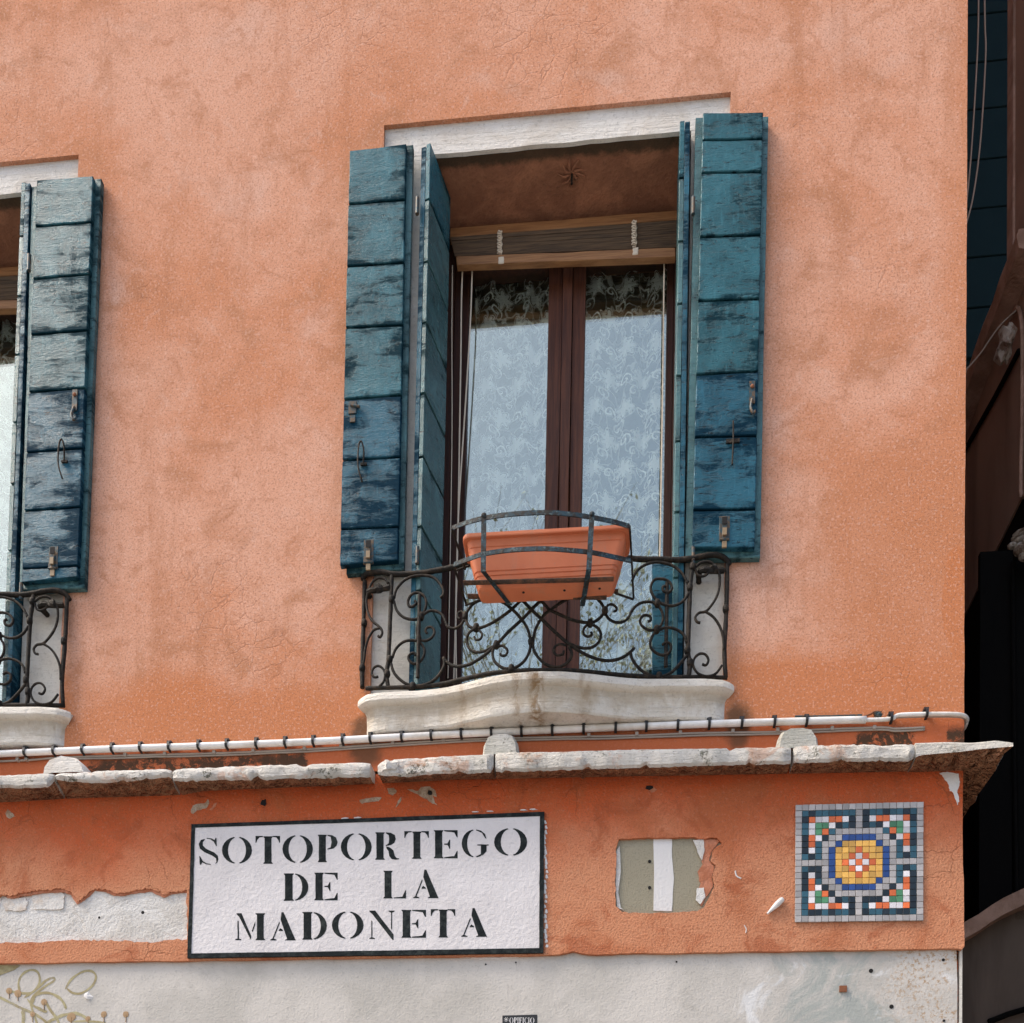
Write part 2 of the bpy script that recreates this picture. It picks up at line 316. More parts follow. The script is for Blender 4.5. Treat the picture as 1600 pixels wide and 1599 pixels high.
    pat = g.math('MAXIMUM', pat, vein * .5)
    den = pat * .96 + .03
    df = g.n('ShaderNodeBsdfDiffuse'); df.inputs[0].default_value = (.95, .95, .93, 1)
    tl = g.n('ShaderNodeBsdfTranslucent'); tl.inputs[0].default_value = (.6, .58, .52, 1)
    m1 = g.n('ShaderNodeMixShader'); m1.inputs[0].default_value = .12; g.t.links.new(df.outputs[0], m1.inputs[1]); g.t.links.new(tl.outputs[0], m1.inputs[2])
    tr = g.n('ShaderNodeBsdfTransparent'); m2 = g.n('ShaderNodeMixShader'); g.put(m2.inputs[0], den)
    g.t.links.new(tr.outputs[0], m2.inputs[1]); g.t.links.new(m1.outputs[0], m2.inputs[2]); g.t.links.new(m2.outputs[0], g.out.inputs[0]); g.t.nodes.remove(g.b); M['lace'] = g.m
    g = Gr('room_paint'); M['room'] = g.set((.16, .13, .10), .9)
    # mosaic tiles
    for k, col in dict(g=(.43, .41, .40), b=(.030, .098, .135), k=(.012, .020, .026), o=(.74, .16, .04), w=(.74, .71, .72), e=(.085, .26, .13), y=(.76, .43, .09), u=(.022, .065, .24)).items():
        g = Gr('tile_' + dict(g='grey', b='teal', k='dark', o='orange', w='white', e='green', y='yellow', u='blue')[k]); r = g.rnd(); n = g.noise(55, 5, .7)
        c = g.mix(r, tuple(q * .72 for q in col), tuple(min(1, q * 1.2) for q in col)); c = g.mix(g.sm(n, .55, .7) * .3, c, tuple(q * .7 for q in col))
        M['t' + k] = g.set(c, .28 if k != 'g' else .5, g.bump(n, .25, .002))
    g = Gr('grout'); M['grout'] = g.set((.22, .21, .20), .95)
    # alley
    g = Gr('alley_render'); n = g.noise(2.5, 7, .6, .6, g.vmul(g.pos(), (1, 1, .3))); f = g.noise(60, 4)
    c = g.mix(g.sm(n, .36, .66), (.38, .255, .19), (.25, .165, .125)); M['alley'] = g.set(c, .95, g.bump(n + f * .4, .5, .01))
    g = Gr('grey_render'); n = g.noise(2.2, 7, .6, .6, g.vmul(g.pos(), (1, 1, .3))); M['greywall'] = g.set(g.mix(g.sm(n, .36, .66), (.17, .135, .11), (.085, .068, .055)), .95)
    g = Gr('alley_stone'); n = g.noise(7, 7, .65); f = g.noise(70, 4)
    M['alleystone'] = g.set(g.mix(g.sm(n, .38, .64), (.48, .32, .25), (.33, .21, .155)), .9, g.bump(n + f, .6, .01))
    g = Gr('dark_boards'); n = g.noise(6, 6, .6); M['darkboard'] = g.set(g.mix(n, (.016, .040, .046), (.010, .027, .033)), .85, g.bump(n, .3, .004), spec=.1)
    g = Gr('black_metal_and_shade'); n = g.noise(20, 5, .7, 0, g.vmul(g.pos(), (3, 3, .3))); M['blackmetal_shade'] = g.set(g.mix(n, (.004, .004, .0045), (.008, .008, .008)), .8, spec=.06)  # ironwork, also the painted-in darkness of the alley end and the opening
    g = Gr('chipped_stone'); n = g.noise(14, 6, .7, .4); M['chip'] = g.set(g.mix(g.sm(n, .45, .6), (.45, .42, .37), (.16, .11, .08)), .9, g.bump(n, 1., .02))
    g = Gr('paving'); n = g.noise(1.5, 6); f = g.noise(30, 4)
    bt = g.n('ShaderNodeTexBrick'); g.put(bt.inputs['Vector'], g.pos()); bt.inputs['Scale'].default_value = 1.3; bt.inputs['Mortar Size'].default_value = .012
    bt.inputs[1].default_value = (.30, .28, .26, 1); bt.inputs[2].default_value = (.24, .23, .21, 1); bt.inputs[3].default_value = (.10, .09, .08, 1)
    M['paving'] = g.set(g.mix(g.sm(n, .4, .6) * .4, V(g, bt.outputs[0]), (.2, .19, .17)), .85, g.bump(f, .3, .005))
    g = Gr('bark'); n = g.noise(12, 6); M['bark'] = g.set(g.mix(n, (.40, .37, .31), (.30, .27, .22)), .9)
    g = Gr('leaf'); r = g.noise(2, 3); M['leaf'] = g.set(g.mix(r, (.38, .40, .26), (.42, .42, .30)), .7)
make_materials()

# ------------------------------------------------------------------ mesh helper
class MB:
    def __init__(s): s.v, s.f, s.mi = [], [], []
    def add(s, vs, fs, mi=0):
        o = len(s.v); s.v += [Vector(q) for q in vs]
        for f in fs: s.f.append([i + o for i in f]); s.mi.append(mi)
        return s
    def hexa(s, a, b, mi=0):
        """a: 4 front corners, b: 4 back corners, same order"""
        return s.add(list(a) + list(b), [(0, 1, 2, 3), (7, 6, 5, 4)] + [(i, i + 4, (i + 1) % 4 + 4, (i + 1) % 4) for i in range(4)], mi)
    def box(s, x0, x1, y0, y1, z0, z1, mi=0):
        return s.hexa([(x0, y0, z0), (x1, y0, z0), (x1, y0, z1), (x0, y0, z1)], [(x0, y1, z0), (x1, y1, z0), (x1, y1, z1), (x0, y1, z1)], mi)
    def sheet(s, loops, ext, mi=0, back=False, side_mi=None):
        """flat outline (first loop) with holes, extruded by vector ext"""
        ext = Vector(ext); flat = [Vector(q) for l in loops for q in l]; n = len(flat)
        tris = tessellate_polygon([[Vector((q[0], q[2], 0)) for q in l] for l in loops]); fs = []
        for t in tris:
            a, b, c = (flat[i] for i in t)
            fs.append(tuple(t) if (b - a).cross(c - a).y < 0 else tuple(reversed(t)))
        s.add(flat, fs, mi); o = 0; sd = []
        for l in loops:
            for i in range(len(l)): j = (i + 1) % len(l); sd.append((o + i, o + j, n + o + j, n + o + i))
            o += len(l)
        s.add(flat + [q + ext for q in flat], sd, mi if side_mi is None else side_mi)
        if back: s.add([q + ext for q in flat], [tuple(reversed(f)) for f in fs], mi)
        return s
    def board(s, q, ext, jit=.0012, bev=.0025, n=(5, 2), mi=0, seed=0):
        """plank: quad q (front corners, around), extruded by ext, with worn edges and a small bevel"""
        q = [Vector(k) for k in q]; ext = Vector(ext); en = ext.normalized(); c = sum(q, Vector()) / 4; out = []
        rr = random.Random(seed * 7919 + int(abs(c.x) * 9973) + int(abs(c.z) * 7717))
        for e in range(4):
            k = n[e % 2]
            for i in range(k):
                p = q[e].lerp(q[(e + 1) % 4], i / k); d = (c - p).normalized()
                out.append(p + d * rr.uniform(0, jit * 2) if i else p + d * rr.uniform(jit, 3 * jit))
        N = len(out); ring0 = [p + (c - p).normalized() * bev * 1.3 for p in out]; ring1 = [p + en * bev for p in out]; ring2 = [p + ext for p in out]
        fs = [tuple(range(N))]
        for a, b in ((0, N), (N, 2 * N)): fs += [(a + i, b + i, b + (i + 1) % N, a + (i + 1) % N) for i in range(N)]
        fs.append(tuple(reversed(range(2 * N, 3 * N))))
        return s.add(ring0 + ring1 + ring2, fs, mi)
    def tube(s, pts, r, n=7, mi=0, flat=None, cap=True, rough=0.):
        pts = [Vector(p) for p in pts]; L = len(pts)
        if L < 2: return s
        ring = []; up = Vector((0, -1, 0)); prev = None
        for i, p in enumerate(pts):
            t = (pts[min(i + 1, L - 1)] - pts[max(i - 1, 0)]).normalized()
            if prev is None:
                a = up if abs(t.dot(up)) < .9 else Vector((0, 0, 1)); nn = (a - t * a.dot(t)).normalized()
            else: nn = (prev - t * prev.dot(t)).normalized()
            prev = nn; bb = t.cross(nn); rr = r[i] if isinstance(r, (list, tuple)) else r
            if rough: rr *= 1 + rough * nz(p.x * 60, p.z * 60, p.y * 60)
            for k in range(n):
                w = 2 * math.pi * k / n; ring.append(p + nn * (math.cos(w) * rr * (flat[0] if flat else 1)) + bb * (math.sin(w) * rr * (flat[1] if flat else 1)))
        fs = [(i * n + k, i * n + (k + 1) % n, (i + 1) * n + (k + 1) % n, (i + 1) * n + k) for i in range(L - 1) for k in range(n)]
        if cap: fs += [tuple(reversed(range(n))), tuple(range((L - 1) * n, L * n))]
        return s.add(ring, fs, mi)
    def band(s, pts, half, thick, mi=0):
        """flat strip following pts: half = half height vector, thick = thickness vector"""
        half = Vector(half); thick = Vector(thick); vs = []
        for p in pts: p = Vector(p); vs += [p - half, p + half, p + half + thick, p - half + thick]
        fs = [(4 * i + k, 4 * i + (k + 1) % 4, 4 * i + 4 + (k + 1) % 4, 4 * i + 4 + k) for i in range(len(pts) - 1) for k in range(4)]
        L = len(pts) - 1; fs += [(3, 2, 1, 0), (4 * L, 4 * L + 1, 4 * L + 2, 4 * L + 3)]
        return s.add(vs, fs, mi)
    def ball(s, c, rx, ry, rz, n=8, m=5, mi=0, lump=0., sc=8):
        c = Vector(c); vs = []; fs = []
        for i in range(m + 1):
            th = math.pi * i / m
            for k in range(n):
                ph = 2 * math.pi * k / n; d = Vector((math.sin(th) * math.cos(ph), math.sin(th) * math.sin(ph), math.cos(th)))
                w = 1 + lump * nz(c.x * 3 + d.x * sc * .2, d.y * sc * .2 + c.z, d.z * sc * .2); vs.append(c + Vector((d.x * rx, d.y * ry, d.z * rz)) * w)
        for i in range(m):
            for k in range(n): fs.append((i * n + k, (i + 1) * n + k, (i + 1) * n + (k + 1) % n, i * n + (k + 1) % n))
        return s.add(vs, fs, mi)
    def build(s, name, mat, parent=None, smooth=False, root=None, **props):
        base = root_loc(parent)
        me = bpy.data.meshes.new(name); me.from_pydata([tuple(q - base) for q in s.v], [], s.f)
        for m in (mat if isinstance(mat, (list, tuple)) else [mat]): me.materials.append(M[m])
        for p, i in zip(me.polygons, s.mi): p.material_index = i; p.use_smooth = bool(smooth)
        import bmesh
        bm = bmesh.new(); bm.from_mesh(me); bmesh.ops.remove_doubles(bm, verts=bm.verts, dist=1e-6); bmesh.ops.recalc_face_normals(bm, faces=bm.faces); bm.to_mesh(me); bm.free()
        if smooth == 'angle':
            for p in me.polygons: p.use_smooth = True
            me.set_sharp_from_angle(angle=rad(38))
        o = bpy.data.objects.new(name, me); COL.objects.link(o)
        if parent: o.parent = parent
        for k, q in props.items(): o[k] = q
        return o
def root_loc(p):
    if p is None: return Vector()
    while p.parent: p = p.parent
    return Vector(p.location)
def thing(name, label, cat, loc=(0, 0, 0), group=None):
    o = bpy.data.objects.new(name, None); COL.objects.link(o); o.location = loc; o.empty_display_size = .1
    o['label'] = label; o['category'] = cat
    if group: o['group'] = group
    return o
def spline(pts, k=6):
    pts = [Vector(p) for p in pts]; out = []
    for i in range(len(pts) - 1):
        p0, p1, p2, p3 = pts[max(i - 1, 0)], pts[i], pts[i + 1], pts[min(i + 2, len(pts) - 1)]
        for j in range(k):
            t = j / k; out.append(.5 * ((2 * p1) + (p2 - p0) * t + (2 * p0 - 5 * p1 + 4 * p2 - p3) * t * t + (3 * p1 - p0 - 3 * p2 + p3) * t ** 3))
    return out + [pts[-1]]
def quad(y, tl, tr, br, bl): return [P(*tl, y), P(*bl, y), P(*br, y), P(*tr, y)]   # around, seen from the front
DXW = Vector((-2.777, 0, 0))        # the second window is the first one moved along the wall
def sh(l, dx): return [Vector(q) + dx for q in l]

# ------------------------------------------------------------------ ground
XL, XR, ZTOP = -7.5, 1.327, 13.0
g_ = MB().add([(-300, -300, 0), (300, -300, 0), (300, 300, 0), (-300, 300, 0)], [(0, 1, 2, 3)]).build('ground', 'paving'); g_['kind'] = 'structure'

# ------------------------------------------------------------------ the orange house
house = thing('house', 'weathered orange plastered house front with dark blue shutters and white stone trim', 'house', (-2.0, 0, 0))
Z_LEDGE_TOP = P(700, 1190, 0).z
def rag(p0, p1, n, amp, sc=14, seed=0):
    """ragged line between two wall points, ends kept"""
    p0, p1 = Vector(p0), Vector(p1); d = (p1 - p0); nr = Vector((-d.z, 0, d.x)).normalized(); out = []
    for i in range(n):
        t = i / n; p = p0 + d * t
        out.append(p + nr * amp * (nz(p.x * sc + seed, p.z * sc, seed) + .5 * nz(p.x * sc * 3 + seed, p.z * sc * 3, seed + 4)) * min(1, 4 * t, 4 * (1 - t)))
    return out
def px_loop(pts, y=0.0, amp=.003, n=5, sc=18, seed=0):
    w = [P(u, v, y) for u, v in pts]; out = []
    for a, b in zip(w, w[1:] + w[:1]): out += rag(a, b, n, amp, sc, seed)
    return out
# stone surround opening in the plaster
SX0, SX1 = -1.016, .402; SZ0, SZ1 = P(600, 1130, 0).z, P(870, 170, 0).z
def hole(dx):
    SX1 = globals()['SX1'] + (.0 if dx == 0 else .03)
    a, b, c, d = (Vector((SX0 + dx, 0, SZ0)), Vector((SX1 + dx, 0, SZ0)), Vector((SX1 + dx, 0, SZ1)), Vector((SX0 + dx, 0, SZ1)))
    return rag(a, b, 6, 0, 1) + rag(b, c, 50, .006, 9, dx) + [c + Vector((0, 0, 0))] + rag(c, d, 40, .0015, 9, dx) + rag(d, a, 50, .006, 9, 3 + dx)
zu = P(600, 1205, 0).z
right = [P(1506.5, 1180, 0), P(1507, 900, 0), P(1509, 600, 0), P(1511, 300, 0), P(1512, 0, 0)]
for q in right: q.x = lerp(q.x, XR, .0)
outer = [Vector((XL, 0, zu))] + [Vector((right[0].x, 0, zu))] + sum([rag(a, b, 10, .0022, 9, 2) for a, b in zip(right, right[1:])], []) + [Vector((right[-1].x + .002, 0, ZTOP)), Vector((XL, 0, ZTOP))]
MB().sheet([outer, hole(0), hole(DXW.x)], (0, .03, 0)).build('wall', 'plaster', house)
# structure behind the plaster: masonry with the two openings, the side wall along the alley
m = MB(); yb = .031
OX0, OX1 = P(654, 500, .017).x, P(1076, 500, .017).x                      # clear opening
for x0, x1 in ((XL, DXW.x + SX0 - .05), (DXW.x + SX1 + .05, SX0 - .05), (SX1 + .05, XR - .01)): m.box(x0, x1, yb, .5, zu - .6, ZTOP)
for dx in (0, DXW.x):
    m.box(SX0 - .05 + dx, SX1 + .05 + dx, yb + .3, .5, SZ1 + .05, ZTOP); m.box(SX0 - .05 + dx, SX1 + .05 + dx, yb, yb + .3, SZ1 + .15, ZTOP); m.box(SX0 - .05 + dx, SX1 + .05 + dx, yb, .5, zu - .6, SZ0 + .02)
m.build('masonry', 'mortar', house)
MB().box(XR - .06, XR - .004, .031, 6, 0, ZTOP).build('side_wall', 'plaster', house)

# lower plaster band, with the two places where it has come off
LP0 = P(1506, 1481, 0)
zb_l, zb_r = P(0, 1505, 0).z, P(1505, 1482, 0).z
bot = []
for u in range(-40, 1500, 12):
    v = lerp(1505.5, 1482, u / 1505); q = P(u, v, 0); q.z += .0035 * nz(q.x * 7) + .0016 * nz(q.x * 31)
    if 880 < u < 912: q.z += .012 * math.sin((u - 880) / 32 * math.pi)
    bot.append(q)
bot.append(P(1503, 1484, 0)); rgt = [P(1507, 1479, 0), P(1506, 1400, 0), P(1504, 1300, 0), P(1505, 1190, 0)]
lowout = [Vector((XL, 0, bot[0].z + .01))] + bot + sum([rag(a, b, 8, .002, 9, 5) for a, b in zip(rgt, rgt[1:])], []) + [Vector((rgt[-1].x, 0, zu)), Vector((XL, 0, zu))]
pl_top = [(292, 1390), (270, 1393), (256, 1398), (246, 1393), (235, 1388), (222, 1390), (205, 1393), (190, 1395), (178, 1395), (165, 1389), (148, 1388), (138, 1394), (126, 1406), (120, 1408), (112, 1394), (100, 1389), (85, 1389), (66, 1391), (50, 1392), (36, 1395), (22, 1399), (10, 1398), (-8, 1401), (-60, 1403)]
pl_bot = [(-60, 1477), (-10, 1475), (20, 1473), (60, 1473), (100, 1470), (135, 1469), (165, 1470), (200, 1470), (240, 1473), (262, 1469), (292, 1468)]
patch1 = px_loop(pl_top + pl_bot, 0, .0085, 8, 62, 1)
p2 = [(967, 1311), (1000, 1309), (1045, 1309), (1085, 1308), (1096, 1311), (1120, 1309), (1128, 1318), (1113, 1330), (1110, 1345), (1118, 1352), (1113, 1368), (1116, 1384), (1110, 1398), (1100, 1418), (1090, 1424), (1060, 1426), (1010, 1427), (972, 1425), (962, 1416), (961, 1380), (963, 1350), (962, 1330)]
patch2 = px_loop(p2, 0, .005, 7, 40, 6)
MB().sheet([lowout, list(reversed(patch1)), list(reversed(patch2))], (0, .016, 0)).build('plaster_band', 'plaster_low', house)
# what shows in the gaps
big = lambda pts, y: [P(u, v, y) for u, v in pts]
bm_ = MB().sheet([big([(-70, 1380), (-70, 1485), (300, 1485), (300, 1375)], .0165)], (0, .012, 0)).build('old_mortar', 'mortar', house)
m = MB(); m.sheet([px_loop([(135, 1399), (150, 1390), (300, 1384), (300, 1476), (140, 1476), (131, 1440), (118, 1425), (122, 1412)], .011, .003, 4, 30, 9)], (0, .006, 0)); m.build('mortar_patch', 'mortar', house)
for i, (u0, v0, u1, v1) in enumerate(((3, 1403, 43, 1423), (49, 1394, 101, 1421), (-45, 1404, -6, 1424))):
    MB().sheet([px_loop([(u0, v0 + 4), (u0 + 6, v0), (u1 - 4, v0), (u1, v0 + 5), (u1 - 2, v1 - 3), (u1 - 8, v1), (u0 + 5, v1)], .0115, .006, 6, 55, 20 + i)], (0, .0055, 0)).build('brick', 'brick', house)
MB().sheet([big([(950, 1300), (950, 1436), (1135, 1436), (1135, 1300)], .0135)], (0, .01, 0)).build('cement_patch', 'cement', house)
MB().sheet([px_loop([(1021, 1311), (1050, 1310), (1050, 1340), (1053, 1372), (1051, 1400), (1050, 1424), (1021, 1423), (1022, 1360)], .0115, .0014, 5, 50, 3)], (0, .002, 0)).build('paint_stripe', 'white', house)
MB().sheet([px_loop([(1088, 1312), (1126, 1312), (1112, 1330), (1108, 1345), (1116, 1354), (1112, 1370), (1114, 1384), (1106, 1398), (1096, 1416), (1090, 1398), (1095, 1380), (1090, 1362), (1098, 1350), (1094, 1332)], .008, .004, 4, 45, 8)], (0, .0055, 0)).build('plaster_flake', 'flake', house)
MB().sheet([px_loop([(1083, 1313), (1099, 1312), (1101, 1328), (1097, 1344), (1090, 1332)], .005, .003, 4, 45, 11)], (0, .0025, 0)).build('mortar_flake', 'mortar', house)
MB().sheet([px_loop([(1089, 1388), (1100, 1387), (1102, 1402), (1094, 1413), (1087, 1406)], .005, .003, 4, 45, 12)], (0, .0025, 0)).build('mortar_flake', 'mortar', house)
MB().sheet([px_loop([(963, 1330), (968, 1322), (970, 1360), (966, 1395), (970, 1418), (976, 1424), (964, 1417), (962, 1380)], .008, .003, 3, 45, 14)], (0, .005, 0)).build('mortar_flake', 'mortar', house)
m = MB()
for u, v, r in ((1015, 1346, 2.7), (1015, 1387, 2.7), (155, 1434, 2.2), (223, 1426, 3)): c = P(u, v, .0105); MB().tube([c, c + Vector((0, .006, 0))], r * .00235, 10).build('drill_hole', 'hole', house)
up = pl_top[:-1]
for i in range(0, len(up) - 3, 3):
    seg = up[i:i + 4]; dn2 = [(u + 2 * nz(u * .3), v + 4.5 + 4 * nz(u * .09, 2)) for u, v in reversed(seg)]
    MB().sheet([px_loop([(u, v - 4) for u, v in seg][::-1] + dn2[::-1], .006, .003, 4, 50, 30 + i)], (0, .010, 0)).build('plaster_flake', 'flake', house)
# pale chips on the band below the ledge
for i, loop in enumerate(([(298, 1268), (301, 1259), (310, 1256), (320, 1255), (325, 1249), (327, 1256), (322, 1263), (308, 1266), (302, 1272)], [(327, 1265), (334, 1256), (339, 1254), (337, 1260), (331, 1267)], [(562, 1250), (578, 1247), (596, 1246), (592, 1252), (575, 1254), (565, 1256)], [(605, 1232), (615, 1231), (620, 1236), (614, 1243), (607, 1240)], [(618, 1262), (623, 1250), (627, 1245), (627, 1250), (622, 1258)], [(636, 1233), (652, 1236), (658, 1230), (672, 1229), (681, 1236), (682, 1246), (676, 1243), (679, 1252), (683, 1258), (676, 1256), (664, 1248), (650, 1240)], [(1468, 1208), (1480, 1206), (1498, 1209), (1500, 1222), (1496, 1235), (1499, 1253), (1496, 1258), (1490, 1240), (1484, 1236), (1481, 1224), (1474, 1214)], [(1012, 1236), (1020, 1229), (1027, 1234), (1020, 1238)], [(8, 1272), (12, 1264), (16, 1268), (24, 1276), (14, 1279)])):
    MB().sheet([px_loop(loop, -.0016, .0050, 5, 55, i)], (0, .0026, 0)).build('plaster_chip', 'flake' if i in (1, 7) else ('white' if i == 6 else 'chipm'), house)
for u, v, a_, b_ in ((412, 1255, .012, .014), (672, 1239, .009, .010), (1015, 1231, .016, .008)): MB().ball(P(u, v, -.002), a_, .004, b_, lump=.7).build('wall_hole', 'hole', house)
# plinth
pt = [P(u, lerp(1507, 1484, u / 1505) - 8, .0165) for u in (-40, 1498)]
MB().sheet([[Vector((XL, .0165, pt[0].z)), Vector((XL, .0165, 0)), Vector((P(1495, 1560, .0165).x, .0165, 0)), P(1496, 1540, .0165), Vector((P(1494, 1490, .0165).x, .0165, pt[1].z))]], (0, .4, 0)).build('plinth', 'plinth', house)
MB().box(P(1499, 1550, .019).x, P(1503.5, 1550, .019).x, .019, .4, 0, pt[1].z).build('plinth_edge', 'stone_jamb', house)
m = MB()
for u, v, r in ((1361, 1517, 3.6), (1393, 1573, 3.6), (1474, 1500, 2.6), (1475, 1595, 2.2), (1057, 1503, 1.6), (759, 1507, 1.6), (806, 1504, 1.5)):
    c = P(u, v, .0150); MB().tube([c, c + Vector((0, .003, 0))], r * .0023, 10).build('drill_hole', 'hole', house)
c = P(1317, 1546, .0165); MB().box(c.x - .014, c.x + .014, .009, .0165, c.z - .012, c.z + .012).build('anchor_plate', 'rust', house)

# ------------------------------------------------------------------ ledge of separate stones, each chipped its own way
top_t = [(-900, 1247), (-60, 1214), (0, 1212), (60, 1209), (110, 1208), (150, 1205), (262, 1202), (272, 1202), (400, 1196), (560, 1192), (578, 1192), (588, 1194), (600, 1188), (625, 1186), (750, 1179), (775, 1176), (860, 1175), (1000, 1171), (1150, 1169), (1235, 1167), (1245, 1166), (1350, 1163), (1380, 1165), (1420, 1162), (1480, 1160), (1520, 1161), (1560, 1157), (1590, 1160)]
bot_t = [(-900, 1262), (-60, 1231), (0, 1229), (40, 1229), (75, 1228), (84, 1217), (110, 1219), (150, 1221), (200, 1219), (240, 1214), (262, 1212), (270, 1219), (400, 1216), (560, 1212), (578, 1212), (590, 1209), (640, 1211), (680, 1207), (780, 1204), (900, 1200), (1000, 1197), (1100, 1194), (1180, 1192), (1235, 1191), (1245, 1190), (1300, 1187), (1420, 1187), (1440, 1180), (1500, 1175), (1530, 1171), (1590, 1166)]
wal_t = [(-900, 1286), (-60, 1256), (0, 1254), (80, 1249), (270, 1243), (300, 1237), (560, 1226), (640, 1222), (700, 1219), (1000, 1213), (1240, 1209), (1400, 1206), (1500, 1203), (1600, 1200)]
PROJ = .105
def ledge_stone(u0, u1, seed, last=False):
    vs = []; fs = []; NS = max(24, int((u1 - u0) / 5)); mi = []
    us = [lerp(u0, u1, i / NS) for i in range(NS + 1)]
    for i, u in enumerate(us):
        e = min(i, NS - i); rnd_ = .006 * max(0, 1 - e / 1.5) * (0 if last and i > 20 else 1)
        n1 = .002 * nz(u * .05, seed) + .0022 * nz(u * .13, seed + 3) + .002 * nz(u * .4, seed); n2 = .003 * nz(u * .06, seed + 7) + .0035 * nz(u * .15, seed + 9) + .003 * nz(u * .45, seed); n3 = .016 * nz(u * .05, seed + 11) + .016 * nz(u * .17, seed + 13)
        pr = PROJ + .012 * nz(u * .03, seed + 20) - rnd_ * 2
        T = P(u, interp(top_t, u), -pr); B = P(u, interp(bot_t, u), -pr); Wl = P(u, interp(wal_t, u), 0)
        T.z += n1 - rnd_ - .030 * max(0, nz(u * .06, seed + 40) - .38); B.z += n2 + rnd_ * .5 + .045 * max(0, nz(u * .055, seed + 30) - .30)
        x = T.x
        row = [Vector((x, 0, T.z + .012)), Vector((x, -pr * .5, T.z + .009)), T + Vector((0, .010, .005)), T + Vector((0, 0, -.008)), (T + B) / 2 + Vector((0, n3 * .5 - .002, 0)), B + Vector((0, 0, .006)), B + Vector((0, .010, -.002)), Vector((x, -pr * .45, lerp(B.z, Wl.z, .5) - .006 + n3)), Vector((x, 0, Wl.z))]
        vs += row
    R = 9
    for i in range(NS):
        for k in range(R - 1): fs.append((i * R + k, (i + 1) * R + k, (i + 1) * R + k + 1, i * R + k + 1)); mi.append(1 if k >= 6 else 0)
    fs += [tuple(range(R)), tuple(reversed(range(NS * R, (NS + 1) * R)))]; mi += [0, 0]
    return vs, fs, mi
joints = [(-900, -604), (-600, -336), (-332, -74), (-70, 83), (86, 267), (270, 578), (590, 771), (774, 1236), (1240, 1430)]
for i, (a, b) in enumerate(joints):
    vs, fs, mi = ledge_stone(a, b, i * 3.7); m = MB(); m.add(vs, fs); m.mi = mi; m.build('ledge_stone', ['stone_ledge', 'render'], house, 'angle')
# corner stone, mitred round the corner into the alley
def corner_stone():
    cx = XR - .012; vs = []; mi = []; fs = []; R = 9
    T0 = P(1430, interp(top_t, 1430), -PROJ); st = []
    for i in range(26):                                     # along the front
        t = i / 25; u = lerp(1431, 1583, t); pr = PROJ + .055 * t ** 2
        T = P(u, interp(top_t, u), -pr); B = P(u, interp(bot_t, u), -pr); st.append((T, B, Vector((lerp(T.x, cx, t) if t > .35 else T.x, 0, P(1480, 1205, 0).z)), t))
    st = [(T, B, Vector((min(W_.x, cx), 0, W_.z)), t) for T, B, W_, t in st]
    Tt, Bt = st[-1][0], st[-1][1]
    for j in range(1, 20):                                  # return along the alley
        y = Tt.y + j * .045; st.append((Vector((Tt.x - .012 * nz(j * .7) - .01, y, Tt.z + .004 * nz(j * .9))), Vector((Bt.x - .016 + .014 * nz(j * .8 + 5), y, Bt.z + .008 * nz(j * .6) - .012 * min(1, j / 3))), Vector((cx, max(y + .1, .02), st[0][2].z)), 1))
    for i, (T, B, Wl, t) in enumerate(st):
        n = .022 * nz(i * .45, 3); out = (B - Wl); out.z = 0
        md = Wl + out * .45; lo = lerp(B.z, Wl.z, .5) + n - .010; md2 = Wl + out * .75
        vs += [Vector((Wl.x, Wl.y, T.z + .01)), Vector((md.x, md.y, T.z + .010)), Vector((lerp(Wl.x, T.x, .93), lerp(Wl.y, T.y, .93), T.z + .005)), T + Vector((0, 0, -.004)), (T + B) / 2, B, Vector((md2.x, md2.y, lerp(B.z, lo, .6) + .030 * nz(i * .5, 9))), Vector((md.x, md.y, lo + .030 * nz(i * .55, 6))), Wl]
    for i in range(len(st) - 1):
        for k in range(R - 1): fs.append((i * R + k, (i + 1) * R + k, (i + 1) * R + k + 1, i * R + k + 1)); mi.append(1 if k >= 5 else 0)
    L = len(st); fs += [tuple(range(R)), tuple(reversed(range((L - 1) * R, L * R)))]; mi += [0, 1]
    m = MB(); m.add(vs, fs); m.mi = mi; m.build('corner_ledge_stone', ['stone_ledge', 'render'], house, 'angle', label='corner ledge stone with a broken pointed end')
corner_stone()
# broken flake at the joint
m = MB(); c = P(610, 1200, -PROJ - .002); m.ball(c, .034, .016, .022, 10, 6, lump=.9, sc=9); c = P(640, 1204, -PROJ); m.ball(c, .026, .012, .018, 9, 5, lump=.9, sc=12); m.build('broken_edge', 'stone_ledge', house)
